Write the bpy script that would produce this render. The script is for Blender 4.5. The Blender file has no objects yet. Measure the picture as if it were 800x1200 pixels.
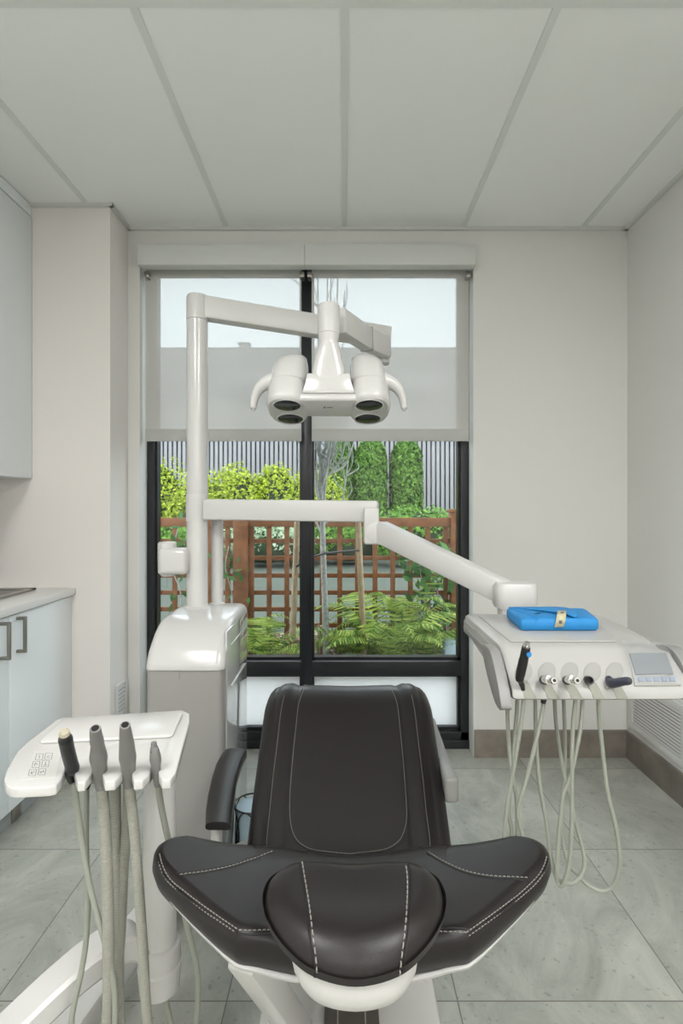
import bpy, bmesh, math, random
from mathutils import Vector, Matrix, Quaternion
from mathutils.bvhtree import BVHTree
random.seed(7)
V = Vector
F, CX, CY, EYE = 622.0, 403.0, 594.0, 1.285
COL = bpy.context.scene.collection

def P(px, py, Y):
    """a point of the room at depth Y seen on the pixel (px, py)"""
    return V(((px-CX)*Y/F, Y, EYE-(py-CY)*Y/F))
def Pz(px, py, z):
    return P(px, py, (EYE-z)*F/(py-CY))
def m2(px, Y): return px*Y/F

# ------------------------------------------------------------------ materials
def nodes(name):
    m = bpy.data.materials.new(name); m.use_nodes = True
    nt = m.node_tree
    return m, nt, nt.nodes['Principled BSDF']
def mat(name, col, rough=.5, metal=0., bump=0., bscale=60., var=0., vscale=4., spec=.5, coat=0., var2=None):
    m, nt, b = nodes(name)
    b.inputs['Base Color'].default_value = (*col, 1); b.inputs['Roughness'].default_value = rough
    b.inputs['Metallic'].default_value = metal; b.inputs['Specular IOR Level'].default_value = spec
    b.inputs['Coat Weight'].default_value = coat; b.inputs['Coat Roughness'].default_value = .08
    tc = nt.nodes.new('ShaderNodeTexCoord')
    if bump:
        n = nt.nodes.new('ShaderNodeTexNoise'); n.inputs['Scale'].default_value = bscale; n.inputs['Detail'].default_value = 4
        bp = nt.nodes.new('ShaderNodeBump'); bp.inputs['Strength'].default_value = bump; bp.inputs['Distance'].default_value = .004
        nt.links.new(tc.outputs['Object'], n.inputs['Vector']); nt.links.new(n.outputs['Fac'], bp.inputs['Height'])
        nt.links.new(bp.outputs['Normal'], b.inputs['Normal'])
    if var:
        n = nt.nodes.new('ShaderNodeTexNoise'); n.inputs['Scale'].default_value = vscale; n.inputs['Detail'].default_value = 6
        n.inputs['Roughness'].default_value = .65
        r = nt.nodes.new('ShaderNodeValToRGB')
        c2 = var2 or tuple(c*(1-var) for c in col)
        r.color_ramp.elements[0].position = .35; r.color_ramp.elements[1].position = .68
        r.color_ramp.elements[0].color = (*c2, 1); r.color_ramp.elements[1].color = (*col, 1)
        nt.links.new(tc.outputs['Object'], n.inputs['Vector']); nt.links.new(n.outputs['Fac'], r.inputs['Fac'])
        nt.links.new(r.outputs['Color'], b.inputs['Base Color'])
    return m

def tile_mat():
    m, nt, b = nodes('stone_floor_tile')
    N = nt.nodes.new; L = nt.links.new
    geo = N('ShaderNodeNewGeometry'); sep = N('ShaderNodeSeparateXYZ'); L(geo.outputs['Position'], sep.inputs[0])
    def cell(sock, off, size):
        a = N('ShaderNodeMath'); a.operation = 'SUBTRACT'; L(sock, a.inputs[0]); a.inputs[1].default_value = off
        d = N('ShaderNodeMath'); d.operation = 'DIVIDE'; L(a.outputs[0], d.inputs[0]); d.inputs[1].default_value = size
        fl = N('ShaderNodeMath'); fl.operation = 'FLOOR'; L(d.outputs[0], fl.inputs[0])
        fr = N('ShaderNodeMath'); fr.operation = 'FRACT'; L(d.outputs[0], fr.inputs[0])
        s = N('ShaderNodeMath'); s.operation = 'SUBTRACT'; L(fr.outputs[0], s.inputs[0]); s.inputs[1].default_value = .5
        ab = N('ShaderNodeMath'); ab.operation = 'ABSOLUTE'; L(s.outputs[0], ab.inputs[0])
        return fl, ab
    fx, ax = cell(sep.outputs['X'], -.905, .6); fy, ay = cell(sep.outputs['Y'], 1.992, .612)
    mx = N('ShaderNodeMath'); mx.operation = 'MAXIMUM'; L(ax.outputs[0], mx.inputs[0]); L(ay.outputs[0], mx.inputs[1])
    gt = N('ShaderNodeMath'); gt.operation = 'GREATER_THAN'; L(mx.outputs[0], gt.inputs[0]); gt.inputs[1].default_value = .4972
    comb = N('ShaderNodeCombineXYZ'); L(fx.outputs[0], comb.inputs[0]); L(fy.outputs[0], comb.inputs[1])
    wn = N('ShaderNodeTexWhiteNoise'); L(comb.outputs[0], wn.inputs['Vector'])
    vm = N('ShaderNodeVectorMath'); vm.operation = 'MULTIPLY_ADD'; L(wn.outputs['Color'], vm.inputs[0]); vm.inputs[1].default_value = (9, 9, 9)
    L(geo.outputs['Position'], vm.inputs[2])
    st = N('ShaderNodeVectorMath'); st.operation = 'MULTIPLY'; L(vm.outputs[0], st.inputs[0]); st.inputs[1].default_value = (1, .55, 1)
    n1 = N('ShaderNodeTexNoise'); n1.inputs['Scale'].default_value = 3.4; n1.inputs['Detail'].default_value = 9; n1.inputs['Roughness'].default_value = .68
    n1.inputs['Distortion'].default_value = 1.2
    L(st.outputs[0], n1.inputs['Vector'])
    r1 = N('ShaderNodeValToRGB'); e = r1.color_ramp.elements
    e[0].position = .3; e[0].color = (.27, .275, .24, 1); e[1].position = .7; e[1].color = (.52, .53, .475, 1)
    L(n1.outputs['Fac'], r1.inputs['Fac'])
    n2 = N('ShaderNodeTexNoise'); n2.inputs['Scale'].default_value = 55; n2.inputs['Detail'].default_value = 3
    L(vm.outputs[0], n2.inputs['Vector'])
    r2 = N('ShaderNodeValToRGB'); e = r2.color_ramp.elements
    e[0].position = .29; e[0].color = (.55, .54, .52, 1); e[1].position = .37; e[1].color = (1, 1, 1, 1)
    L(n2.outputs['Fac'], r2.inputs['Fac'])
    mu = N('ShaderNodeMixRGB'); mu.blend_type = 'MULTIPLY'; mu.inputs[0].default_value = .55; L(r1.outputs[0], mu.inputs[1]); L(r2.outputs[0], mu.inputs[2])
    mix = N('ShaderNodeMixRGB'); L(gt.outputs[0], mix.inputs[0]); L(mu.outputs[0], mix.inputs[1]); mix.inputs[2].default_value = (.16, .155, .14, 1)
    L(mix.outputs[0], b.inputs['Base Color'])
    b.inputs['Roughness'].default_value = .42
    bp = N('ShaderNodeBump'); bp.inputs['Strength'].default_value = .12; bp.inputs['Distance'].default_value = .004
    L(n1.outputs['Fac'], bp.inputs['Height']); L(bp.outputs[0], b.inputs['Normal'])
    return m

def leaf_mat(name, c0, c1, trans=.35, rough=.5):
    m, nt, b = nodes(name); N = nt.nodes.new; L = nt.links.new
    g = N('ShaderNodeNewGeometry'); r = N('ShaderNodeValToRGB')
    r.color_ramp.elements[0].color = (*c0, 1); r.color_ramp.elements[1].color = (*c1, 1)
    L(g.outputs['Random Per Island'], r.inputs[0]); L(r.outputs[0], b.inputs['Base Color']); b.inputs['Roughness'].default_value = rough; b.inputs['Specular IOR Level'].default_value = .12
    t = N('ShaderNodeBsdfTranslucent'); L(r.outputs[0], t.inputs['Color'])
    mx = N('ShaderNodeMixShader'); mx.inputs[0].default_value = trans
    L(b.outputs[0], mx.inputs[1]); L(t.outputs[0], mx.inputs[2]); L(mx.outputs[0], nt.nodes['Material Output'].inputs['Surface'])
    return m

def thin_glass(name, tint=(.93, .97, .96), boost=1.0):
    m, nt, b = nodes(name); N = nt.nodes.new; L = nt.links.new
    nt.nodes.remove(b)
    t = N('ShaderNodeBsdfTransparent'); t.inputs[0].default_value = (*tint, 1)
    g = N('ShaderNodeBsdfGlossy'); g.inputs['Roughness'].default_value = .01; g.inputs[0].default_value = (boost, boost, boost, 1)
    f = N('ShaderNodeFresnel'); f.inputs[0].default_value = 1.5
    mx = N('ShaderNodeMixShader'); L(f.outputs[0], mx.inputs[0]); L(t.outputs[0], mx.inputs[1]); L(g.outputs[0], mx.inputs[2])
    L(mx.outputs[0], nt.nodes['Material Output'].inputs['Surface'])
    return m

def film_mat():
    m = thin_glass('film_with_sheen', (.97, .97, .97), 1.0); nt = m.node_tree; out = nt.nodes['Material Output']
    src = out.inputs['Surface'].links[0].from_socket
    d = nt.nodes.new('ShaderNodeBsdfDiffuse'); d.inputs[0].default_value = (.8, .82, .84, 1)  # white diffuse mixed in as the film's sheen
    mx = nt.nodes.new('ShaderNodeMixShader'); mx.inputs[0].default_value = .13
    nt.links.new(src, mx.inputs[1]); nt.links.new(d.outputs[0], mx.inputs[2]); nt.links.new(mx.outputs[0], out.inputs['Surface'])
    return m

def shade_mat():
    m, nt, b = nodes('roller_shade_screen'); N = nt.nodes.new; L = nt.links.new
    b.inputs['Base Color'].default_value = (.69, .67, .62, 1); b.inputs['Roughness'].default_value = .85
    tl = N('ShaderNodeBsdfTranslucent'); tl.inputs[0].default_value = (.55, .57, .55, 1)
    tr = N('ShaderNodeBsdfTransparent'); tr.inputs[0].default_value = (.95, .97, 1, 1)
    a = N('ShaderNodeMixShader'); a.inputs[0].default_value = .17; L(b.outputs[0], a.inputs[1]); L(tl.outputs[0], a.inputs[2])
    c = N('ShaderNodeMixShader'); c.inputs[0].default_value = SHADE_OPEN; L(a.outputs[0], c.inputs[1]); L(tr.outputs[0], c.inputs[2])
    L(c.outputs[0], nt.nodes['Material Output'].inputs['Surface'])
    return m
SHADE_OPEN = .18

def frosted_mat():
    m, nt, b = nodes('frosted_glass'); N = nt.nodes.new; L = nt.links.new
    b.inputs['Base Color'].default_value = (.86, .90, .90, 1); b.inputs['Roughness'].default_value = .25
    tl = N('ShaderNodeBsdfTranslucent'); tl.inputs[0].default_value = (.98, .99, .99, 1)
    a = N('ShaderNodeMixShader'); a.inputs[0].default_value = .86; L(b.outputs[0], a.inputs[1]); L(tl.outputs[0], a.inputs[2])
    L(a.outputs[0], nt.nodes['Material Output'].inputs['Surface'])
    return m

def emit_mat(name, col, s):
    m, nt, b = nodes(name); b.inputs['Base Color'].default_value = (.8, .8, .8, 1)
    b.inputs['Emission Color'].default_value = (*col, 1); b.inputs['Emission Strength'].default_value = s
    return m

M = dict(
    wall=mat('painted_wall', (.76, .75, .72), .7, bump=.05, bscale=180, spec=.3),
    ceil=mat('ceiling_tile', (.915, .93, .905), .8, bump=.08, bscale=320, spec=.2),
    grid=mat('ceiling_grid_metal', (.74, .77, .74), .5),
    floor=tile_mat(),
    base=mat('stone_baseboard', (.27, .235, .20), .45, var=.35, vscale=7, bump=.08),
    white=mat('gloss_white_plastic', (.64, .63, .615), .20, coat=.25),
    white2=mat('satin_white_plastic', (.64, .63, .615), .32),
    mirrorwhite=mat('polished_pale_panel', (.56, .57, .56), .05, coat=1.0, spec=1.0),
    tray=mat('toned_down_white_plastic', (.45, .445, .43), .32),  # darker copy of the white plastic, offsets strong light on the console
    bodygrey=mat('warm_grey_panel', (.33, .32, .305), .35),
    greyp=mat('grey_plastic', (.27, .265, .26), .4),
    midgrey=mat('mid_grey_rubber', (.20, .195, .19), .45),
    holder=mat('pale_grey_plastic', (.36, .355, .34), .4),
    dark=mat('black_plastic', (.012, .012, .013), .38),
    purple=mat('slate_plastic', (.045, .045, .07), .4),
    leather=mat('black_leather', (.0125, .0098, .0098), .36, bump=.07, bscale=420, spec=.42),
    thread=mat('pale_thread', (.27, .255, .23), .8),
    seam=mat('black_seam', (.004, .004, .004), .6),
    chrome=mat('chrome', (.72, .71, .69), .14, metal=1),
    nickel=mat('brushed_nickel', (.30, .29, .25), .35, metal=1),
    hose=mat('grey_green_hose', (.33, .345, .295), .38),
    corr=mat('corrugated_hose', (.33, .33, .285), .45),
    cabinet=mat('white_laminate', (.85, .89, .905), .35),
    counter=mat('white_counter', (.80, .79, .77), .28),
    toe=mat('grey_toe_kick', (.34, .36, .36), .5),
    steel=mat('steel', (.36, .34, .31), .3, metal=1),
    frame=mat('black_anodised', (.012, .014, .017), .32),
    blue=mat('blue_wrap', (.02, .25, .60), .6, bump=.35, bscale=70, var=.12, vscale=20),
    tape=mat('cream_tape', (.66, .62, .42), .6, var=.25, vscale=160),
    lens=mat('dark_lens', (.010, .012, .016), .12, coat=.15, spec=.35),
    screen=mat('grey_screen', (.25, .28, .30), .25),
    key=mat('button_blue', (.30, .38, .52), .4),
    ink=mat('grey_ink', (.16, .15, .15), .6),
    rubber=mat('brown_rubber', (.10, .09, .078), .5, bump=.1),
    glass=thin_glass('window_glass'),
    film=film_mat(),
    frost=frosted_mat(),
    shade=shade_mat(),
    hem=mat('shade_hem', (.52, .52, .49), .7),
    valance=mat('valance_white', (.66, .67, .64), .5),
    lamp=emit_mat('light_diffuser', (1., 1., .99), 19.5),
    # outside
    cedar=mat('cedar', (.30, .125, .058), .6, var=.4, vscale=14, bump=.2, spec=.12),
    bark=mat('pale_bark', (.55, .56, .53), .8, var=.45, vscale=40, bump=.3, spec=.1),
    stake=mat('stake_wood', (.50, .38, .25), .8, var=.3, vscale=20, spec=.1),
    metalwall=mat('grey_corrugated_metal', (.30, .29, .30), .6, spec=.2),
    paving=mat('grey_pavement', (.105, .118, .098), .9, var=.12, vscale=3, spec=.1),
    soil=mat('bark_mulch', (.16, .11, .075), 1, var=.6, vscale=40, bump=.5, spec=.05),
    leaflime=leaf_mat('lime_leaves', (.24, .34, .02), (.55, .62, .07)),
    leafgreen=leaf_mat('green_leaves', (.08, .20, .03), (.25, .45, .08)),
    leafthuja=leaf_mat('cedar_scales', (.012, .045, .008), (.20, .36, .07), .2),
    leaffern=leaf_mat('fern_leaves', (.06, .15, .02), (.50, .62, .14)),
    leafvine=leaf_mat('vine_leaves', (.03, .10, .025), (.10, .24, .06), .2, .3),
    leafpink=leaf_mat('reddish_leaves', (.40, .18, .14), (.55, .45, .32)),
    leafpale=leaf_mat('pale_grey_leaves', (.25, .36, .20), (.60, .68, .50)),
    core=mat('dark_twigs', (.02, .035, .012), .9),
    litter=leaf_mat('litter_chips', (.30, .20, .14), (.62, .50, .42), .1),
    paleblue=mat('pale_blue_plastic', (.42, .55, .62), .4),
    roofvent=mat('roof_vent_metal', (.30, .30, .30), .6),
)

# ------------------------------------------------------------------ mesh helpers
ROOT = {}
def root(name, loc, label, cat, group=None):
    o = bpy.data.objects.new(name, None); COL.objects.link(o); o.location = loc
    o.empty_display_size = .05
    ROOT[o.name] = Matrix.Translation(V(loc))
    tag(o, label, cat, group); return o
def tag(o, label, cat, group=None):
    o['label'] = label; o['category'] = cat
    if group: o['group'] = group
    return o
def struct(o):
    o['kind'] = 'structure'; return o

class MB:
    def __init__(s): s.bm = bmesh.new()
    def _add(s, verts, faces, mi=0):
        vs = [s.bm.verts.new(v) for v in verts]
        out = []
        for f in faces:
            try:
                fc = s.bm.faces.new([vs[i] for i in f]); fc.material_index = mi; out.append(fc)
            except ValueError: pass
        return vs, out
    def box(s, lo, hi, bev=0., seg=2, mtx=None, mi=0):
        lo, hi = V(lo), V(hi)
        c = [V((x, y, z)) for x in (lo.x, hi.x) for y in (lo.y, hi.y) for z in (lo.z, hi.z)]
        if mtx: c = [mtx @ v for v in c]
        vs, fs = s._add(c, [(0, 1, 3, 2), (4, 6, 7, 5), (0, 4, 5, 1), (2, 3, 7, 6), (0, 2, 6, 4), (1, 5, 7, 3)], mi)
        if bev: s.bevel(fs, bev, seg)
        return s
    def bevel(s, fs, bev, seg=2):
        bmesh.ops.recalc_face_normals(s.bm, faces=[f for f in fs if f.is_valid])
        es = list({e for f in fs if f.is_valid for e in f.edges})
        bmesh.ops.bevel(s.bm, geom=es, offset=bev, segments=seg, affect='EDGES', profile=.5, clamp_overlap=True)
    def beam(s, p0, p1, w, h, bev=.004, up=(0, 0, 1), seg=2, w1=None, h1=None):
        p0, p1 = V(p0), V(p1); d = (p1-p0).normalized(); u = V(up)
        sd = d.cross(u).normalized(); u = sd.cross(d).normalized()
        w1 = w1 or w; h1 = h1 or h
        c = []
        for p, ww, hh in ((p0, w, h), (p1, w1, h1)):
            c += [p+sd*a*ww/2+u*b*hh/2 for a, b in ((-1, -1), (1, -1), (1, 1), (-1, 1))]
        vs, fs = s._add(c, [(0, 1, 2, 3), (7, 6, 5, 4), (0, 4, 5, 1), (1, 5, 6, 2), (2, 6, 7, 3), (3, 7, 4, 0)])
        if bev: s.bevel(fs, bev, seg)
        return s
    def loft(s, rings, cap=True, close=True, mi=0):
        n = len(rings[0]); vs = [v for r in rings for v in r]; fs = []
        m = n if close else n-1
        for i in range(len(rings)-1):
            for j in range(m):
                k = (j+1) % n
                fs.append((i*n+j, i*n+k, (i+1)*n+k, (i+1)*n+j))
        if cap and close:
            fs.append(tuple(reversed(range(n)))); fs.append(tuple(range((len(rings)-1)*n, len(rings)*n)))
        return s._add(vs, fs, mi)
    def tube(s, pts, r, n=12, cap=True):
        pts = [V(p) for p in pts]; m = len(pts)
        rs = r if isinstance(r, (list, tuple)) else [r]*m
        t0 = (pts[1]-pts[0]).normalized()
        nx = t0.orthogonal().normalized(); rings = []
        for i, p in enumerate(pts):
            t = (pts[min(i+1, m-1)]-pts[max(i-1, 0)])
            t = t.normalized() if t.length > 1e-9 else t0
            nx = (nx-t*nx.dot(t)).normalized(); b = t.cross(nx)
            rings.append([p+(nx*math.cos(a)+b*math.sin(a))*rs[i] for a in (2*math.pi*k/n for k in range(n))])
        s.loft(rings, cap); return s
    def lathe(s, o, axis, prof, n=32):
        """prof: (height along axis, radius)"""
        o = V(o); a = V(axis).normalized(); x = a.orthogonal().normalized(); y = a.cross(x)
        s.loft([[o+a*h+(x*math.cos(t)+y*math.sin(t))*max(r, 1e-5) for t in (2*math.pi*k/n for k in range(n))] for h, r in prof]); return s
    def prism(s, pts, ext, bev=0., seg=2):
        """closed polygon of 3-D points extruded by vector ext"""
        n = len(pts); ext = V(ext); pts = [V(p) for p in pts]
        vs, fs = s._add(pts+[p+ext for p in pts], [tuple(range(n)), tuple(range(2*n-1, n-1, -1))]+[(i, n+i, n+(i+1) % n, (i+1) % n) for i in range(n)])
        if bev: s.bevel(fs, bev, seg)
        return s
    def quad(s, a, b, c, d): s._add([a, b, c, d], [(0, 1, 2, 3)]); return s
    def bvh(s):
        s.bm.normal_update(); return BVHTree.FromBMesh(s.bm)
    def build(s, name, m, parent=None, smooth=40, subd=0):
        bm = s.bm
        if len(bm.faces) < 60000:
            bmesh.ops.remove_doubles(bm, verts=bm.verts, dist=1e-6)
            bmesh.ops.recalc_face_normals(bm, faces=bm.faces)
        me = bpy.data.meshes.new(name)
        r = parent
        while r is not None and r.name not in ROOT: r = r.parent
        org = V((0, 0, 0))
        if r is None:
            vs = [v.co for v in bm.verts]
            lo = V((min(v.x for v in vs), min(v.y for v in vs), min(v.z for v in vs)))
            hi = V((max(v.x for v in vs), max(v.y for v in vs), max(v.z for v in vs)))
            org = V(((lo.x+hi.x)/2, (lo.y+hi.y)/2, lo.z)) if parent is None else V((0, 0, 0))
            if parent is not None:
                q = parent
                while q.parent: q = q.parent
                org0 = q.location.copy(); bm.transform(Matrix.Translation(-org0))
            else: bm.transform(Matrix.Translation(-org))
        else: bm.transform(ROOT[r.name].inverted())
        bm.to_mesh(me); bm.free()
        ms = m if isinstance(m, (list, tuple)) else [m]
        for x in ms: me.materials.append(x)
        if smooth:
            me.shade_smooth(); me.set_sharp_from_angle(angle=math.radians(smooth))
        o = bpy.data.objects.new(name, me); COL.objects.link(o)
        if parent is not None: o.parent = parent
        elif r is None: o.location = org
        if subd:
            md = o.modifiers.new('smooth', 'SUBSURF'); md.levels = subd; md.render_levels = subd
        return o

def crom(pts, k=8):
    pts = [V(p) for p in pts]; out = []
    q = [pts[0]*2-pts[1]]+pts+[pts[-1]*2-pts[-2]]
    for i in range(1, len(q)-2):
        a, b, c, d = q[i-1:i+3]
        for j in range(k):
            t = j/k
            out.append(.5*((2*b)+(c-a)*t+(2*a-5*b+4*c-d)*t*t+(3*b-a-3*c+d)*t**3))
    out.append(pts[-1]); return out
def interp(tab, x):
    if x <= tab[0][0]: return tab[0][1]
    for (a, b), (c, d) in zip(tab, tab[1:]):
        if x <= c:
            t = (x-a)/(c-a); t = t*t*(3-2*t) if False else t
            return b+(d-b)*t
    return tab[-1][1]
def smooth_closed(pts, k=6):
    pts = [V(p) for p in pts]; n = len(pts); out = []
    for i in range(n):
        a, b, c, d = pts[i-1], pts[i], pts[(i+1) % n], pts[(i+2) % n]
        for j in range(k):
            t = j/k
            out.append(.5*((2*b)+(c-a)*t+(2*a-5*b+4*c-d)*t*t+(3*b-a-3*c+d)*t**3))
    return out
EYEP = V((0, 0, EYE))
def onto(bvh, pix, off=.0008):
    """points of a surface under a drawn line; returns [(point, normal)]"""
    out = []
    for px, py in pix:
        d = (P(px, py, 1.)-EYEP).normalized()
        h, nrm, i, dist = bvh.ray_cast(EYEP, d)
        if h:
            if nrm.dot(d) > 0: nrm = -nrm
            out.append((h+nrm*off, nrm))
    return out
def curve2(pix, step=2.0):
    c = crom([V((a, b, 0)) for a, b in pix], 16); out = [c[0]]; acc = 0
    for a, b in zip(c, c[1:]):
        acc += (b-a).length
        if acc >= step: out.append(b); acc = 0
    return [(v.x, v.y) for v in out]
def stitch(mb, pts, dash=.0055, gap=.0028, r=.0010):
    """a row of thread stitches along [(p, n)]"""
    L = [0]
    for (a, _), (b, _) in zip(pts, pts[1:]): L.append(L[-1]+(b-a).length)
    def at(s):
        for i in range(len(L)-1):
            if s <= L[i+1]:
                t = (s-L[i])/max(L[i+1]-L[i], 1e-9); return pts[i][0].lerp(pts[i+1][0], t), pts[i][1]
        return pts[-1]
    s = 0
    while s+dash < L[-1]:
        a, n = at(s); b, _ = at(s+dash); m = (a+b)/2+n*r*.8
        mb.tube([a-n*r*.6, a.lerp(m, .5)+n*r*.5, m, b.lerp(m, .5)+n*r*.5, b-n*r*.6], [r*.6, r, r, r, r*.6], 5)
        s += dash+gap

# ------------------------------------------------------------------ camera, view
cam = bpy.data.cameras.new('camera'); co = bpy.data.objects.new('camera', cam); COL.objects.link(co)
co.location = (0, 0, EYE); co.rotation_euler = (math.pi/2, 0, 0)
cam.lens = F/1200*36; cam.sensor_width = 36; cam.shift_x = -3/1200; cam.shift_y = -6/1200; cam.clip_start = .02
sc = bpy.context.scene; sc.camera = co
sc.view_settings.view_transform = 'Standard'; sc.view_settings.look = 'None'; sc.view_settings.gamma = 1
sc.view_settings.exposure = 0.0
sc.cycles.max_bounces = 10; sc.cycles.transparent_max_bounces = 16; sc.cycles.use_denoising = True
sc.cycles.sample_clamp_indirect = 6.0; sc.cycles.caustics_reflective = False; sc.cycles.caustics_refractive = False
w = bpy.data.worlds.new('overcast_sky'); sc.world = w; w.use_nodes = True
bg = w.node_tree.nodes['Background']; bg.inputs[0].default_value = (.86, .94, 1.0, 1); bg.inputs[1].default_value = 3.7

# ------------------------------------------------------------------ room shell
D, H = 2.73, 2.72
XL, XR, YB = -1.95, 1.457, -4.4
OX0, OX1, OZ = -1.05, .665, 2.60
struct(MB().box((XL-.1, YB-.1, -.1), (XR+.1, D+.12, 0)).build('floor', M['floor'], smooth=0))
c = MB().box((XL-.1, YB-.1, H), (XR+.1, D+.02, H+.08)).build('ceiling', M['ceil'], smooth=0); struct(c)
g = MB()
for x in (-1.217, -.604, .002, .612, 1.224): g.box((x-.012, YB, H-.004), (x+.012, D, H+.001))
for y in (1.51, .29, -.93, -2.15, -3.37): g.box((XL, y-.012, H-.0045), (XR, y+.012, H+.001))
struct(g.build('ceiling_grid', M['grid'], c, smooth=0))
g = MB()   # perimeter angle
g.box((-1.11, D-.018, H-.016), (XR, D, H)).box((XR-.018, YB, H-.016), (XR, D, H))
g.box((-1.11, 2.50, H-.016), (-1.092, D, H)).box((XL, 2.502, H-.016), (-1.092, 2.52, H))
struct(g.build('trim_1', M['valance'], smooth=0))
g = MB()
g.box((-1.11, D, 0), (OX0, D+.1, H)).box((OX1, D, 0), (XR+.1, D+.1, H)).box((OX0, D, OZ), (OX1, D+.1, H))
g.box((OX0-.3, D+.1, 0), (OX0, D+.2, H)).box((OX1, D+.1, 0), (OX1+.9, D+.2, H)).box((OX0, D+.1, OZ), (OX1, D+.2, H))
struct(g.build('wall_back', M['wall'], smooth=0))
struct(MB().box((XR, YB, 0), (XR+.1, D+.1, H)).build('wall_right', M['wall'], smooth=0))
struct(MB().box((XL-.1, YB, 0), (XL, D+.1, H)).build('wall_left', M['wall'], smooth=0))
struct(MB().box((XL, 2.52, 0), (-1.11, D+.1, H)).build('wall_alcove', mat('pinkish_wall', (.815, .77, .735), .7, bump=.05, bscale=180, spec=.3), smooth=0))  # pinker copy of the wall colour on the pillar
struct(MB().box((XL-.1, YB-.1, 0), (XR+.1, YB, H)).build('wall_front', M['wall'], smooth=0))
struct(MB().box((.668, D-.014, 0), (XR, D, .14), .002).build('baseboard_back', M['base'], smooth=0))
struct(MB().box((XR-.014, YB, 0), (XR, D-.014, .14), .002).build('baseboard_right', M['base'], smooth=0))

# window: black frame, two tall panes over two frosted panels
YW = 2.83
g = MB()
g.box((OX0, YW, 0), (OX0+.035, YW+.11, OZ)).box((OX1-.042, YW, 0), (OX1, YW+.11, OZ))
g.box((OX0, YW, 0), (OX1, YW+.11, .085), .003).box((OX0, YW-.015, 0), (OX1, YW+.02, .045), .003).box((OX0, YW, OZ-.05), (OX1, YW+.11, OZ))
wf = struct(g.build('window_1', M['frame'], smooth=0))
struct(MB().box((-.2285, YW-.004, .08), (-.172, YW+.11, OZ-.04), .002).build('mullion', M['frame'], wf))
struct(MB().box((OX0+.03, YW-.002, .384), (OX1-.04, YW+.11, .462), .003).build('transom', M['frame'], wf))
for a, b in ((OX0+.03, -.225), (-.176, OX1-.04)):
    struct(MB().quad((a, YW+.06, .455), (b, YW+.06, .455), (b, YW+.06, OZ-.04), (a, YW+.06, OZ-.04)).build('glass_pane', M['glass'], wf, smooth=0))
    struct(MB().quad((a, YW+.06, .08), (b, YW+.06, .08), (b, YW+.06, .39), (a, YW+.06, .39)).build('frosted_pane', M['frost'], wf, smooth=0))
    bd = MB()
    for z0, z1 in ((.462, 2.56), (.085, .384)):
        bd.box((a, YW+.03, z0), (b, YW+.075, z0+.014)).box((a, YW+.03, z1-.014), (b, YW+.075, z1))
        bd.box((a, YW+.03, z0), (a+.014, YW+.075, z1)).box((b-.014, YW+.03, z0), (b, YW+.075, z1))
    struct(bd.build('glazing_bead', M['frame'], wf, smooth=0))

# roller shades, each with its fascia
for nm, a, b, fa, fb, bt in (('left', -1.038, -.223, -1.040, -.1985, 0), ('right', -.169, .652, -.1975, .662, 1)):
    r = root('roller_shade', ((a+b)/2, 2.78, 2.5), 'half-lowered pale roller shade on the %s window pane' % ('wider end by the pillar, left' if not bt else 'right'), 'roller shade', 'pair of half-lowered roller shades')
    r['label'] = ('half-lowered pale roller shade behind the upright lamp post' if not bt else 'half-lowered pale roller shade behind the four-lens lamp head, next to the bare wall')
    MB().quad((a, 2.7765, 1.69), (b, 2.7765, 1.69), (b, 2.7765, 2.56), (a, 2.7765, 2.56)).build('shade_fabric', M['shade'], r, smooth=0)
    MB().box((a, 2.772, 1.628), (b, 2.7815, 1.692), .003).build('hem_bar', M['hem'], r)
    MB().box((fa, 2.668, 2.502), (fb, 2.728, 2.605), .003).build('fascia', M['valance'], r)
    for x in (fa+.02, fb-.02): MB().box((x-.012, 2.735, 2.47), (x+.012, 2.79, 2.50), .002).build('bracket', M['steel'], r)

# ceiling light panels (front pair overhead; rear pair added out of view as fill)
for i, (x0, x1, y0, y1, wh) in enumerate(((-1.205, -.616, -.918, .278, 'over the counter'), (.624, 1.212, -.918, .278, 'on the bare wall side'), (-1.205, -.616, -3.358, -2.162, 'added out of view as fill, cabinet side'), (.624, 1.212, -3.358, -2.162, 'added out of view as fill, bare wall side'))):
    r = root('ceiling_light', ((x0+x1)/2, (y0+y1)/2, H-.01), 'flat white ceiling light panel '+wh, 'ceiling light')
    f = MB()
    for lo, hi in (((x0, y0), (x1, y0+.03)), ((x0, y1-.03), (x1, y1)), ((x0, y0), (x0+.03, y1)), ((x1-.03, y0), (x1, y1))):
        f.box((*lo, H-.018), (*hi, H+.001))
    f.build('light_frame', M['white2'], r, smooth=0)
    MB().box((x0+.03, y0+.03, H-.012), (x1-.03, y1-.03, H-.006)).build('diffuser', M['lamp'], r, smooth=0)

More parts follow.
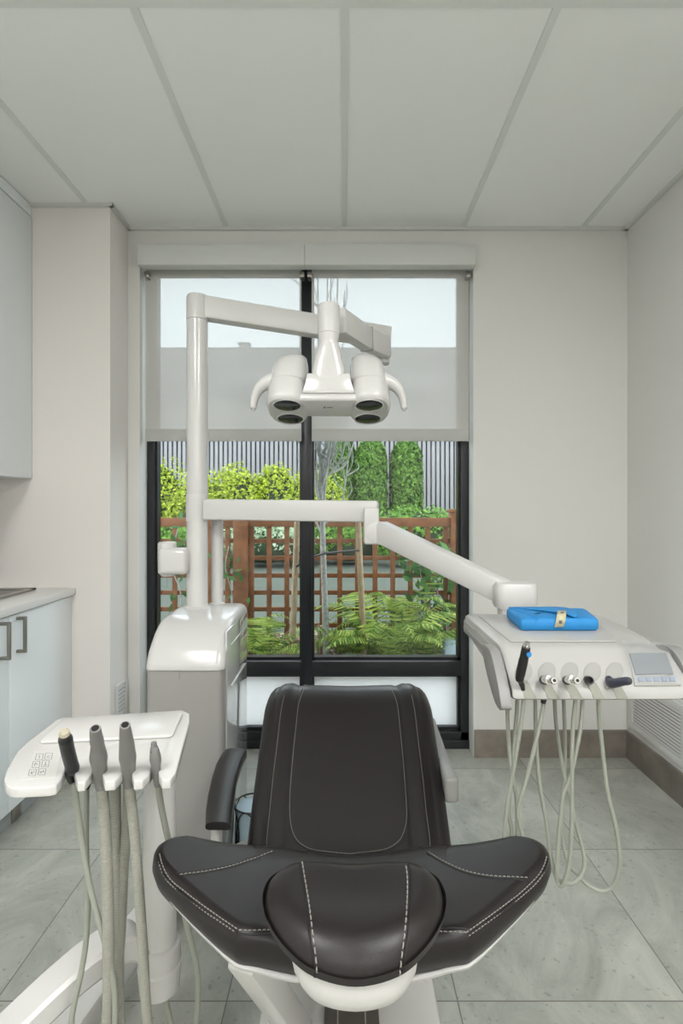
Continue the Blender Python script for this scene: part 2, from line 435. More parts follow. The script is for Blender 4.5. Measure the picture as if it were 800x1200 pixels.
# vents
def vent(name, X, face, y0, y1, z0, z1, n, label):
    r = root(name, (X, (y0+y1)/2, z0), label, 'vent'); s = face; t = .035 if y1-y0 > .2 else .014
    f = MB()
    x0, x1 = sorted((X, X+s*.012))
    f.box((x0, y0, z0), (x1, y1, z0+t), .002).box((x0, y0, z1-t), (x1, y1, z1), .002).box((x0, y0, z0+t), (x1-s*.0005 if s < 0 else x1-.0005, y0+t, z1-t)).box((x0, y1-t, z0+t), (x1-.0005, y1, z1-t))
    f.build('vent_frame', M['white2'], r)
    x0, x1 = sorted((X, X+s*.002)); MB().box((x0, y0+t, z0+t), (x1, y1-t, z1-t)).build('vent_back', M['midgrey'], r, smooth=0)
    for k in range(n):
        z = z0+t+(z1-z0-2*t)*(k+.5)/n; h = (z1-z0-2*t)/n
        MB().beam((X+s*.006, y0+t, z), (X+s*.006, y1-t, z), .0022, h*.62, 0, up=(s*.55, 0, -.84)).build('louvre', M['white2'], r, smooth=0)
vent('wall_vent', XR, -1, 2.245, 2.70, .165, .435, 13, 'wide white louvred vent low on the right wall above the stone baseboard')
vent('wall_vent', -1.11, 1, 2.575, 2.685, .245, .415, 7, 'small white louvred vent low on the pillar beside the window')

# ------------------------------------------------------------------ cabinets on the left
XC = -1.292
def handle(parent, y, z0, z1):
    mb = MB(); x = XC+.004
    for z in (z0, z1): mb.beam((x-.004, y, z), (x+.032, y, z), .012, .012, .001)
    mb.beam((x+.028, y, z0-.006), (x+.028, y, z1+.006), .012, .010, .001, up=(0, 1, 0))
    mb.build('handle', M['nickel'], parent)
yy = [2.52, 1.575, .63]
for k in range(2):
    y1, y0 = yy[k], yy[k+1]
    r = root('base_cabinet', (XC-.28, (y0+y1)/2, 0), ['white two-door base cabinet standing against the pillar', 'white base cabinet next nearer along the counter, mostly out of frame'][k], 'cabinet')
    MB().box((XL+.003, y0+.001, .10), (XC-.02, y1-.001, .868)).build('carcass', M['cabinet'], r, smooth=0)
    MB().box((XL+.003, y0+.001, 0), (XC-.055, y1-.001, .10)).build('toe_kick', M['toe'], r, smooth=0)
    ym = (y0+y1)/2
    for a, b, hy in ((ym+.0012, y1-.002, ym+.05), (y0+.002, ym-.0012, ym-.05)):
        d = MB().box((XC-.019, a, .105), (XC, b, .862), .0015).build('door', M['cabinet'], r)
        handle(d, hy, .715, .845)
    MB().box((XC-.07, ym+.10, .002), (XC-.05, ym+.16, .098), .002).build('levelling_bracket', M['steel'], r)
ct = MB().box((XL+.003, .63, .87), (-1.272, 2.519, .902), .003).build('countertop', M['counter'])
tag(ct, 'long white countertop running over the base cabinets', 'countertop')
r = root('sink', (-1.62, 2.1, .9), 'shallow brushed steel sink set in the white countertop', 'sink')
f = MB()
for lo, hi in (((-1.90, 1.72), (-1.42, 1.75)), ((-1.90, 2.42), (-1.42, 2.45)), ((-1.90, 1.72), (-1.87, 2.45)), ((-1.45, 1.72), (-1.42, 2.45))):
    f.box((*lo, .9025), (*hi, .912), .002)
f.build('sink_rim', M['steel'], r); MB().box((-1.88, 1.74, .9022), (-1.44, 2.43, .905)).build('sink_basin', M['midgrey'], r, smooth=0)
XU = -1.479
for k, (y0, y1) in enumerate(((1.70, 2.518), (.88, 1.698))):
    r = root('upper_cabinet', (-1.7, (y0+y1)/2, 1.42), ['white wall cabinet hung above the counter, against the pillar', 'white wall cabinet next nearer above the counter, out of frame'][k], 'cabinet')
    MB().box((XL+.003, y0, 1.42), (XU-.02, y1, 2.66)).build('carcass', M['cabinet'], r, smooth=0)
    MB().box((XU-.019, y0+.001, 1.42), (XU, y1-.001, 2.655), .0015).build('door', M['cabinet'], r)
    MB().box((XL+.003, y0, 2.664), (XU-.004, y1, H-.004), .001).build('filler_strip', M['cabinet'], r, smooth=0)

# ------------------------------------------------------------------ dental unit column with the lamp post
UX0, UX1 = -.661, -.397
r = unit = root('dental_unit', (-.53, 1.97, 0), 'tall glossy white dental unit column carrying the lamp post, beside the window', 'dental unit')
def rrect(x0, x1, y0, y1, z, rad, n=5):
    out = []
    for cx, cy, a0 in ((x1-rad, y1-rad, 0), (x0+rad, y1-rad, 90), (x0+rad, y0+rad, 180), (x1-rad, y0+rad, 270)):
        for k in range(n+1):
            a = math.radians(a0+90*k/n); out.append(V((cx+rad*math.cos(a), cy+rad*math.sin(a), z)))
    return out
b = MB(); b.loft([rrect(UX0+.004, UX1-.004, 1.756, 2.176, z, .02) for z in (0, .02, .744)])
b.build('cabinet_body', M['bodygrey'], r)
# cover: front curves forward and down (profile in Y-Z, swept over X with rounded shoulders)
prof = [(2.178, .745), (2.18, .86), (2.172, .889), (2.15, .895), (2.05, .894), (1.95, .890), (1.90, .884), (1.86, .872), (1.83, .856), (1.80, .832), (1.775, .800), (1.758, .768), (1.750, .748), (1.752, .744)]
def cover_ring(x, inset):
    out = []
    for y, z in prof:
        yy, zz = y, z
        if z > .75: zz = z-inset*(.85 if z > .80 else .3); yy = y
        if y < 1.9: yy = y+inset*.8
        out.append(V((x, yy, zz)))
    return out
rings = [cover_ring(UX0, .03)]+[cover_ring(UX0+.03*(1-math.cos(math.radians(t))), .03*(1-math.sin(math.radians(t)))) for t in (18, 36, 54, 72, 90)]
rings += [cover_ring(UX1-.03*(1-math.cos(math.radians(t))), .03*(1-math.sin(math.radians(t)))) for t in (90, 72, 54, 36, 18, 0)]
b = MB(); b.loft(rings); b.build('cover', M['white'], r, smooth=50)
# polished side panel with white bars standing in for its highlight lines
b = MB(); b.box((UX1-.006, 1.80, .02), (UX1+.001, 2.165, .862), .002); sp = b.build('side_panel', M['mirrorwhite'], r)
b = MB(); b.box((UX1-.002, 1.86, .655), (UX1+.006, 2.12, .662), .002); b.box((UX1-.002, 1.86, .80), (UX1+.004, 2.14, .805), .002); b.build('panel_highlight', M['white'], sp)
MB().box((-.545, 1.7535, .715), (-.543, 1.758, .742)).build('seam_notch', M['greyp'], r, smooth=0)
# post
PX, PY = -.575, 2.08
b = MB(); b.lathe((PX, PY, .888), (0, 0, 1), [(0, .053), (.006, .053), (.012, .043), (.02, .0405), (1.125, .0405)]); b.build('post', M['white'], r)
b = MB(); b.lathe((PX+.062, PY+.07, .888), (0, 0, 1), [(0, .03), (.008, .03), (.012, .024), (.32, .024), (.321, .0225), (.324, .0225), (.325, .024), (.40, .024)]); b.build('conduit', M['white'], r)
b = MB(); q = P(207, 657, 2.05)
b.box((q.x-.06, q.y-.045, q.z-.05), (PX-.02, q.y+.045, q.z+.05), .018, 3)
b.build('side_bracket', M['white'], r)
b = MB(); q = P(196, 660, 2.05)
b.lathe((q.x, q.y, q.z-.035), (0, 0, 1), [(-.015, .02), (0, .034), (.082, .036), (.083, .0345), (.086, .0345), (.087, .036), (.113, .035), (.118, .030), (.120, .001)]); b.build('bracket_knob', M['white'], r)

# ------------------------------------------------------------------ operating light
r = lamp = root('operating_light', (PX, PY, 2.01), 'white double-armed operating light with four dark lenses hanging before the shades', 'operating light')
zt = 2.013
b = MB(); b.lathe((PX, PY, zt), (0, 0, 1), [(0, .038), (.0015, .038), (.002, .042), (.09, .042), (.098, .038), (.101, .0)]); b.build('swivel_collar', M['white2'], r)
A0 = P(243, 362, 2.09); A1 = P(456, 396, 2.32)
b = MB(); b.beam(A0-(A1-A0).normalized()*.02, A1, .06, .088, .008, w1=.06, h1=.088); b.build('horizontal_arm', M['white2'], r)
b = MB(); q = P(447, 408, 2.28); b.lathe((q.x, q.y, q.z-.07), (0, 0, 1), [(0, .03), (.004, .034), (.12, .034), (.125, .03)]); b.build('elbow_joint', M['white2'], r)
B0 = P(452, 408, 2.26); B1 = P(430, 398, 2.05); B2 = P(397, 376, 1.76)
b = MB(); b.beam(B0, B1+(B1-B0).normalized()*.0, .05, .085, .008); b.build('rear_link', M['white2'], r)
b = MB(); b.beam(B1, B2, .05, .088, .010, h1=.084); fl = b.build('front_link', M['white2'], r)
q0 = P(428.5, 382, 2.03); q1 = P(428.5, 410, 2.03)
b = MB(); b.beam(B1+(B2-B1).normalized()*.003, B1+(B2-B1).normalized()*.007, .0525, .0905, .008); b.build('link_seam', M['greyp'], fl)
YL = 1.70
C0 = P(385, 392, YL); C1 = P(385, 357, YL)
b = MB(); b.lathe(C0, (0, 0, 1), [(0, .034), (.001, .0355), (.088, .0355), (.094, .032), (.096, 0)]); b.build('yoke_cap', M['white2'], r)
# neck: round at the top, wide and flat at the hinge
def srect(c, hx, hy, n=24, e=3.5):
    out = []
    for k in range(n):
        a = 2*math.pi*k/n; ca, sa = math.cos(a), math.sin(a)
        out.append(V((c[0]+hx*abs(ca)**(2/e)*(1 if ca >= 0 else -1), c[1]+hy*abs(sa)**(2/e)*(1 if sa >= 0 else -1), c[2])))
    return out
b = MB(); x0 = C0.x
zz = lambda py: EYE-(py-CY)*YL/F
b.loft([srect((x0, YL, zz(py)), m2(hw, YL), hy, 28, e) for py, hw, hy, e in ((392, 12.5, .034, 2), (396, 12, .033, 2), (401, 11, .031, 2.2), (408, 13, .030, 2.6), (420, 16, .030, 3), (432, 18.5, .031, 3.4), (443, 20.2, .033, 4), (447, 20.6, .034, 4))])
b.build('neck', M['white'], r)
b = MB(); b.beam((x0-m2(20.8, YL), YL, zz(448.5)), (x0+m2(20.8, YL), YL, zz(448.5)), .066, m2(9, YL), .006); b.build('hinge_block', M['white'], r)
# head: lens plane tilts down and back
n_dn = V((0, -.24, -.97)).normalized(); n_up = -n_dn; ex = V((1, 0, 0)); ey = n_up.cross(ex)    # ey points away from the camera, along the lens plane
if ey.y < 0: ey = -ey
LC = {-1: P(336.5, 473, 1.69), 1: P(432.5, 473, 1.69)}
head = MB()
HX = LC[-1].lerp(LC[1], .5)
def lobe(sx):
    c = LC[sx]+ey*.052
    out = []
    for h, kx, ky, sh, bk in ((-.006, .9, .93, 0, 0), (.0, .98, .98, 0, 0), (.010, 1.03, 1.0, 0, 0), (.035, 1.0, .97, .0, 0), (.076, .96, .90, -.001, .004)):
        out.append((h, kx, ky, sh, bk))
    rings = []
    for h, kx, ky, sh, bk in out:
        rings.append([c+ex*(sx*.004+.0655*kx*s0)+ey*(bk+.108*ky*s1)+n_up*h for s0, s1 in sq(36, 2.6)])
    return rings
def sq(n, e):
    o = []
    for k in range(n):
        a = 2*math.pi*k/n; ca, sa = math.cos(a), math.sin(a)
        o.append((abs(ca)**(2/e)*(1 if ca >= 0 else -1), abs(sa)**(2/e)*(1 if sa >= 0 else -1)))
    return o
def hood(sx):
    c = LC[sx]+ey*.052; rings = []
    for h, kx, ky, sh, bk in ((.0765, .950, .895, .001, .004), (.078, .96, .905, .001, .004), (.098, .95, .86, .003, .004), (.13, .91, .74, .005, .004), (.160, .83, .60, .010, .006), (.182, .68, .44, .016, .008), (.196, .44, .26, .021, .01), (.201, .02, .02, .024, .01)):
        rings.append([c+ex*(sx*(.004-sh)+.0655*kx*s0)+ey*(bk+.108*ky*s1)+n_up*h for s0, s1 in sq(36, 2.6)])
    return rings
for sx in (-1, 1):
    b = MB(); b.loft(lobe(sx)); hd = b.build('lamp_housing', M['white'], r)
    b = MB(); b.loft(hood(sx)); b.build('housing_hood', M['white'], hd)
    for k, off in enumerate((0, .106)):
        c = LC[sx]+ey*off+n_dn*.005
        b = MB(); b.lathe(c, n_dn, [(-.01, .047), (.003, .047), (.0045, .044), (.003, .0425), (-.01, .042)], 36); rg = b.build('lens_ring', M['white2'], r)
        b = MB(); b.lathe(c, n_dn, [(-.008, .0425), (.001, .0425), (.0035, .035), (.0048, .02), (.0053, .0)], 36); b.build('lens', M['lens'], rg)
    # grip handle
    e0 = P(385+sx*70, 446, 1.72)
    pix = [(58, 449), (69, 447.5), (79, 453), (85.5, 463), (88, 474), (88.5, 481)]
    b = MB(); pts = crom([P(385+sx*a, y, 1.72) for a, y in pix], 5); m = len(pts)
    rings = []
    for i, p in enumerate(pts):
        t = (pts[min(i+1, m-1)]-pts[max(i-1, 0)]).normalized(); nx = V((0, 1, 0)); bx = t.cross(nx).normalized()
        f = i/(m-1); rw = .030-.016*f if f < .95 else .010; rt = .024*(1-f)**2+.0105 if f < .95 else .006
        rings.append([p+nx*math.cos(a)*rw+bx*math.sin(a)*rt for a in (2*math.pi*k/14 for k in range(14))])
    b.loft(rings); b.build('grip_handle', M['white'], r)
b = MB(); c0, c1 = LC[-1]+ey*.03+n_up*.010+ex*.035, LC[1]+ey*.03+n_up*.010-ex*.035
b.beam(c0, c1, .13, .030, .010, up=n_up, seg=3); b.build('bridge', M['white'], r)
b = MB(); b.loft([[p for p in (V((x0-hw, YL-.035+dy, z)), V((x0+hw, YL-.035+dy, z)), V((x0+hw, YL+.05, z)), V((x0-hw, YL+.05, z)))] for hw, dy, z in ((.085, -.012, zz(464)), (.082, 0, zz(461)), (.072, .0, zz(450)), (.068, .004, zz(440)))])
b.bevel(list(b.bm.faces), .006, 2); b.build('centre_block', M['white'], r)
# small printed mark
mk = MB(); q = (c0+c1)/2+n_dn*.0152-ey*.012-ex*.0125
mm = Matrix.Translation(q) @ Matrix((ex, ey, n_up)).transposed().to_4x4()
mk.box((-.0035, -.006, -.0004), (.0035, .006, .0006), mtx=mm); mk.box((.007, -.003, -.0004), (.027, .003, .0006), mtx=mm); mk.build('printed_mark', M['ink'], r, smooth=0)

# ------------------------------------------------------------------ operator's delivery unit on its arm
r = deliv = root('delivery_unit', (PX, PY, 1.20), 'large white instrument console with screen and grey side grips on a jointed arm', 'delivery unit')
b = MB(); b.lathe((PX, PY, EYE-.055), (0, 0, 1), [(0, .0425), (.105, .0425)]); b.build('swivel_ring', M['white2'], r)
E0 = P(241, 597, 2.07); E1 = P(443, 599.5, 1.98)
b = MB(); b.beam(E0, E1, .075, .080, .009); b.build('horizontal_arm', M['white2'], r)
q = P(440, 620, 1.965)
b = MB(); b.box((q.x-.045, q.y-.045, q.z-.055), (q.x+.01, q.y+.035, q.z+.08), .008); b.build('hinge_bracket', M['white2'], r)
b = MB(); b.lathe((q.x+.003, q.y-.048, q.z-.012), (0, 1, 0), [(0, .036), (.004, .042), (.085, .042), (.089, .036)]); b.build('hinge_drum', M['white2'], r)
F0 = P(444, 622, 1.95); F1 = P(592, 694, 1.585)
b = MB(); b.beam(F0, F1, .062, .078, .010, up=(0, 0, 1), h1=.070); b.build('sloped_arm', M['white2'], r)
q = P(602, 697, 1.56)
b = MB(); b.loft([rrect(q.x-.055, q.x+.062, q.y-.04, q.y+.04, z, .028) for z in (q.z-.036, q.z-.034)]+[rrect(q.x-.058, q.x+.063, q.y-.043, q.y+.043, q.z+d, .03) for d in (-.028, .024)]+[rrect(q.x-.05, q.x+.058, q.y-.037, q.y+.037, q.z+.036, .025)])
b.build('end_joint', M['white2'], r, smooth=50)
b = MB(); b.box((q.x-.045, q.y-.032, .925), (q.x+.05, q.y+.025, q.z-.02), .012); b.build('console_stem', M['white2'], r)
TZ = .987
KX0, KX1 = .336, .742
cprof = [(1.49, .975), (1.485, .984), (1.475, TZ), (1.40, TZ), (1.28, TZ), (1.175, TZ), (1.15, .985), (1.135, .979), (1.09, .944), (1.066, .924), (1.058, .915), (1.056, .903), (1.062, .899), (1.10, .893), (1.30, .918), (1.47, .945), (1.488, .952)]
cm = V((0, 1.25, .94))
def c_ring(x, s, extra=0):
    o = []
    for y, z in cprof:
        sq_ = s*(1. if y > 1.14 else .45); yy = cm.y+(y-cm.y)*(1-s*.12*(1 if y > 1.14 else .3)); zz = cm.z+(z-cm.z)*(1-sq_*.75)
        x1 = interp([(1.04, .712), (1.09, .708), (1.15, .702), (1.19, .706), (1.30, .738), (1.50, .742)], y)
        o.append(V((KX0+(x-KX0)*(x1-KX0)/(KX1-KX0), yy, zz)))
    return o
rg = [c_ring(KX0, .35), c_ring(KX0+.003, .12), c_ring(KX0+.01, .02), c_ring(KX0+.02, 0)]+[c_ring(KX0+.02+(KX1-.075-KX0-.02)*k/6, 0) for k in range(1, 7)]
for t in (20, 40, 60, 75, 90):
    a = math.radians(t); rg.append(c_ring(KX1-.075+.075*math.sin(a), .8*(1-math.cos(a))))
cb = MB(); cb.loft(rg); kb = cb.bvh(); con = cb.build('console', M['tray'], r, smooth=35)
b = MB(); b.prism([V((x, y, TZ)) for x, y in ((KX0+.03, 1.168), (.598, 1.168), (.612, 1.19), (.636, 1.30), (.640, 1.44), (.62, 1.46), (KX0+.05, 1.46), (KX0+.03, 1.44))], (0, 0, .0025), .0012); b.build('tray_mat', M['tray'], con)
# side rail and grey grips
b = MB(); b.box((KX0-.004, 1.17, .938), (KX0+.004, 1.475, .972), .003); b.box((KX0-.008, 1.19, .95), (KX0-.002, 1.46, .958), .001); b.build('side_rail', M['holder'], con)
gp = [(1.19, .972), (1.165, .982), (1.13, .982), (1.10, .966), (1.065, .930), (1.045, .900), (1.043, .888), (1.055, .882), (1.085, .886), (1.12, .905), (1.16, .935)]
for x, s in ((KX0-.006, -1), (KX1-.046, 1)):
    b = MB(); pts = smooth_closed([V((x, y, z)) for y, z in gp], 4); b.prism(pts, (s*.026 if s > 0 else -.022, 0, 0), .007, 3)
    b.build('side_grip', M['greyp'], con)
# holder cups and lip slots
def lens_patch(mb, bv, cx, cy, rx, ry, off, n=28, tilt=0.):
    ring = []
    for k in range(n):
        a = 2*math.pi*k/n
        x, y = rx*math.cos(a), ry*math.sin(a)
        ring.append((cx+x+y*tilt, cy+y))
    rp = onto(bv, ring, off)
    cp = onto(bv, [(cx, cy)], off)
    if len(rp) < n or not cp: return None
    c = cp[0][0]
    mid = [p.lerp(c, .12)+cp[0][1]*.001 for p, _ in rp]
    mb.loft([[p-nn*.003 for p, nn in rp], [p for p, _ in rp], mid, [p.lerp(c, .5)+cp[0][1]*.001 for p, _ in rp], [p.lerp(c, .98)+cp[0][1]*.001 for p, _ in rp]])
    return c, cp[0][1]
for cx, sl in ((613, (613, 628)), (640.5, (638, 655)), (667, (665, 683)), (693.5, (692, 709)), (719.5, (719, 736))):
    b = MB(); lens_patch(b, kb, cx, 788, 10.5, 12, .0004, tilt=-.12)
    h = b.build('instrument_holder', M['holder'], con)
    b = MB()
    b.prism([P(sl[0]-4, 801, 1.063), P(sl[0]+7, 801, 1.063), P(sl[1]+1, 819.5, 1.0535), P(sl[1]-13, 819.5, 1.0535)], (0, .02, .004), .001); b.build('lip_slot', M['corr'], h)
# screen, buttons, film
def patch(bv, px, off, thick, mb, bev=0.):
    up = onto(bv, px, off); n = (up[0][1]+up[2][1]).normalized()
    mb.prism([p for p, _ in up], -n*thick, bev); return up
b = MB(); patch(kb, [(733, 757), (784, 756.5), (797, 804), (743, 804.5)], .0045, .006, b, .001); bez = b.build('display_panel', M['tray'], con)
b = MB(); patch(kb, [(736.5, 767.5), (778.5, 767), (787.5, 791), (743.5, 792)], .0062, .003, b); b.build('screen', M['screen'], bez)
for k in range(5):
    x = 746+k*9.2; b = MB(); patch(kb, [(x, 795), (x+6.4, 795), (x+7.4, 800), (x+.8, 800.2)], .0062, .003, b, .0004); b.build('panel_button', M['key'], bez)
b = MB(); gr = []
for j in range(15):
    row = []
    for i in range(15):
        u, v = i/14, j/14
        px = (727+(779-727)*u)*(1-v)+(743+(797-743)*u)*v; py = (754+3*u)*(1-v)+(804.5-.5*u)*v
        h = onto(kb, [(px, py)], .0085+.0022*math.sin(u*9+v*14)*math.sin(v*7-u*5)+random.uniform(0, .0012))
        row.append(h[0][0] if h else (row[-1]+V((.004, 0, 0)) if row else P(px, py, 1.06)))
    gr.append(row)
b.loft(gr, close=False); b.build('protective_film', M['film'], bez)

# ------------------------------------------------------------------ instruments of the delivery unit (each with its hose)
def hose(r, pix, Y0, Y1, rad, name='hose', m='hose', tail=None):
    n = len(pix); pts = [P(x, y, Y0+(Y1-Y0)*(i/(n-1))) for i, (x, y) in enumerate(pix)]
    if tail: pts = pts+[V(t) for t in tail]
    b = MB(); b.tube(crom(pts, 8), rad, 10); return b.build(name, M[m], r)
S = 1/4.706
Z = lambda l: [(570+a*S, 820+c*S) for a, c in l]
hr = .0042
def inst(label, base):
    return root('dental_instrument', base, label, 'dental instrument')
# 1 scaler, standing up
bp = P(608, 795, 1.055)
r1 = inst('upright black handpiece with a blue dot and steel tip in the console', bp)
b = MB(); axis = [P(613.5, 812, 1.066), P(611.5, 803, 1.058), P(608.8, 796, 1.050), P(609.5, 790, 1.047), P(614, 770, 1.036), P(616.5, 758, 1.030)]
b.tube(crom(axis, 4), [.0045]*4+[.0055]*4+[.0085]*4+[.0092]*4+[.0085]*4+[.0078], 16); b.build('handle', M['dark'], r1)
b = MB(); d = (axis[-1]-axis[-2]).normalized(); b.tube([axis[-1], axis[-1]+d*.004, axis[-1]+d*.0045, axis[-1]+d*.010], [.0068, .0068, .0055, .0052], 16); b.build('tip', M['chrome'], r1)
b = MB(); q = P(619.5, 767, 1.026); b.lathe(q, V((.35, -1, .1)), [(0, .0055), (.0012, .0055), (.0016, .004), (.0016, 0)], 20); b.build('colour_dot', mat('blue_dot', (.02, .22, .55), .4), r1)
hose(r1, [(613.5, 815)]+Z([(195, 90), (165, 280), (145, 400), (110, 600), (95, 775), (90, 900), (100, 1010), (125, 1010), (150, 900), (140, 775), (135, 700), (120, 600), (140, 400), (152, 250), (165, 80), (170, -8)]), 1.066, 1.13, hr)
# 2, 3 steel couplings
def coupling(x, label, front, back):
    q = P(x-9, 796.5, 1.055); rr = inst(label, q)
    e = P(x+3.5, 797.5, 1.005)
    b = MB(); b.tube([P(x-9.5, 797, 1.066), P(x-8, 797, 1.054), P(x-5, 797, 1.045)], [.0085, .0088, .0082], 18); b.build('grip_sleeve', M['dark'], rr)
    b = MB(); d = e-q; b.tube([q+d*f for f in (.1, .35, .36, .55, .56, .75, .77, .97, 1.0)], [.0072, .0074, .0084, .0084, .0066, .0066, .0072, .0070, .0060], 18); b.build('coupling', M['chrome'], rr)
    b = MB(); b.tube([e, e+d*.02], [.0032, .0030], 12); b.build('bore', M['dark'], rr)
    return rr
r2 = coupling(646, 'chrome handpiece coupling in the console, just beside the upright black one', 0, 0)
b = MB(); b.tube([P(638, 812, 1.075), P(637.5, 818, 1.07), P(636, 824, 1.07)], [.0045, .006, .0048], 12); b.build('hose_collar', M['dark'], r2)
hose(r2, [(637.5, 818)]+Z([(313, 30), (290, 150), (230, 400), (175, 590), (180, 680), (205, 780), (210, 900), (185, 1000), (165, 900), (168, 775), (165, 560), (145, 430), (130, 330), (120, 200), (115, 60), (116, -5)]), 1.07, 1.13, hr)
r3 = coupling(673, 'chrome handpiece coupling in the console, beside the empty dark socket', 0, 0)
hose(r3, [(674, 812)]+Z([(490, 0), (478, 120), (470, 300), (470, 500), (468, 700), (455, 900), (425, 1010), (405, 1026), (388, 995), (355, 870), (330, 680), (290, 450), (272, 200), (268, 10), (268, -5)]), 1.066, 1.15, hr)
q = P(690.5, 797.5, 1.058); r4 = inst('empty black hose socket in the console, between a chrome coupling and the slate tip', q)
b = MB(); b.lathe(q, V((-.15, -1, .2)), [(-.014, .008), (.000, .0085), (.002, .0075), (.001, .0055), (-.006, .0045), (-.006, 0)], 22); b.build('socket', M['dark'], r4)
hose(r4, [(691, 806), (686, 815)]+Z([(530, 0), (518, 150), (490, 300), (455, 440), (422, 520), (408, 650), (395, 780), (388, 960), (392, 990), (425, 1006), (480, 1010), (530, 950), (535, 850), (490, 680), (455, 520), (420, 380), (385, 150), (375, 10), (375, -5)]), 1.066, 1.16, hr)
q = P(714, 796, 1.066); r5 = inst('slate-coloured handpiece pointing sideways in the console next to the screen', q)
b = MB(); b.tube(crom([P(712.5, 794, 1.072), P(715.5, 800, 1.06), P(720, 800.5, 1.045), P(730, 798.5, 1.025), P(737, 798, 1.015), P(739.5, 798, 1.012)], 3), [.006, .008, .009, .0098, .0098, .0095, .009, .0088, .0085, .008, .008, .0078, .0072, .0065, .0055, .0045], 16); b.build('handle', M['purple'], r5)
b = MB(); e = P(739.6, 798, 1.012); b.tube([e, e+V((.0006, -.0004, 0))], [.002, .0018], 10); b.build('nozzle_hole', M['dark'], r5)
hose(r5, [(714, 803), (704, 814)]+Z([(617, 0), (620, 100), (630, 200), (665, 500), (715, 720), (732, 900), (700, 1020), (640, 1054), (560, 1022), (500, 960), (450, 900), (420, 780), (415, 620), (425, 450), (432, 250), (425, 10), (424, -5)]), 1.062, 1.20, hr)

# blue wrapped instrument tray
q = V((.525, 1.33, TZ+.0025)); r = root('wrapped_cassette', q, 'blue cloth-wrapped instrument cassette on top of the console', 'sterile pack')
Z0 = TZ+.003
fl, fr, bl, br = V((.421, 1.262, Z0)), V((.606, 1.262, Z0)), V((.4285, 1.405, Z0)), V((.634, 1.395, Z0))
def pk(u, v, z):
    a = fl.lerp(fr, u); c = bl.lerp(br, u); p = a.lerp(c, v); p.z = Z0+z; return p
b = MB(); rings = []
def rr2(ins, z, n=4, rad=.05):
    o = []
    for cu, cv, a0 in ((1-ins, 1-ins*1.3, 0), (ins, 1-ins*1.3, 90), (ins, ins*1.3, 180), (1-ins, ins*1.3, 270)):
        for k in range(n+1):
            a = math.radians(a0+90*k/n); o.append(pk(cu+rad*(math.cos(a)-(1 if a0 in (0, 270) else -1)), cv+rad*1.3*(math.sin(a)-(1 if a0 in (0, 90) else -1)), z+random.uniform(-.0006, .0006)))
    return o
for ins, z in ((.02, 0), (.0, .004), (-.004, .014), (.0, .024), (.02, .0285), (.06, .0300), (.2, .0305), (.4, .0305)): rings.append(rr2(ins, z))
b.loft(rings); bx = b.build('wrap', M['blue'], r, smooth=60)
b = MB(); f = [pk(.02, .97, .029), pk(.62, 1.0, .0305), pk(.74, .88, .0315), pk(.80, .62, .033), pk(.775, .30, .034), pk(.735, .06, .0335), pk(.69, .0, .0315), pk(.65, .06, .033), pk(.60, .22, .034), pk(.40, .50, .033), pk(.2, .78, .031)]
b.prism(f, (0, 0, .0022), .001); b.build('flap', M['blue'], r)
b = MB(); f = [pk(.02, .95, .030), pk(.20, .02, .0315), pk(.205, -.005, .026), pk(.17, -.006, .012), pk(.02, .5, .020)]
b.prism(f, (0, -.0012, .0018), .0006); b.build('fold', M['blue'], r)
b = MB(); b.loft([[pk(.55, .42, .0375), pk(.66, .42, .0375)], [pk(.50, .18, .0378), pk(.615, .18, .0378)], [pk(.455, .0, .0350), pk(.575, .0, .0350)], [pk(.445, -.03, .027), pk(.565, -.03, .027)], [pk(.42, -.032, .010), pk(.54, -.032, .010)]], close=False)
tp = b.build('indicator_tape', M['tape'], r)
md = tp.modifiers.new('thickness', 'SOLIDIFY'); md.thickness = .0008
b = MB(); q = pk(.565, .19, .0385); b.box((-.004, -.006, -.0004), (.004, .006, .0006), mtx=Matrix.Translation(q)@Matrix.Rotation(-.5, 4, 'Z')); b.build('tape_mark', M['ink'], tp, smooth=0); b = MB(); q = pk(.50, -.035, .022); b.box((-.004, -.0006, -.004), (.003, .0006, .004), mtx=Matrix.Translation(q)); b.build('tape_mark', M['ink'], tp, smooth=0)

# ------------------------------------------------------------------ assistant's unit, left
AZ = .842
r = asst = root('assistant_unit', (-.382, 1.1, .33), 'small white keypad tray on a post and curved floor arm, left of the chair', 'assistant unit')
def tray_pts(l): return [Pz(x, y, AZ) for x, y in l]
out = [(72, 841), (213, 832), (222, 836), (222, 845), (206, 905), (200, 913), (190, 914), (186, 907), (185, 897), (183, 890), (180, 890), (177, 897), (175, 907), (167, 914), (157, 915), (154.5, 906), (154, 896), (151, 890), (148, 890), (145.5, 896), (143.5, 906), (135, 915), (123, 916), (120, 906), (119, 897), (116, 892), (112, 892), (109, 897), (107.5, 906), (100, 916), (91, 917), (88, 908), (86, 899), (83, 896), (79, 897), (75, 906), (72, 913), (66, 920), (58, 922), (20, 924), (12, 923), (7, 919), (5, 912), (8, 902), (20, 881), (34, 868), (58, 850), (65, 844)]
tb = MB(); tb.prism(tray_pts(out), (0, 0, -.016), .0055, 3); tbv = tb.bvh(); tr = tb.build('tray', M['white'], r, smooth=50)
b = MB(); b.prism([p for p in tray_pts([(74, 845), (211, 836.5), (214, 839), (203, 863), (199, 865.5), (48, 872.5), (46, 871)])], (0, 0, .006), .003, 3); b.build('tray_panel', M['white'], tr, smooth=50)
b = MB(); b.box((-.46, .93, AZ-.045), (-.34, 1.09, AZ-.014), .006); b.build('tray_bracket', M['greyp'], r)
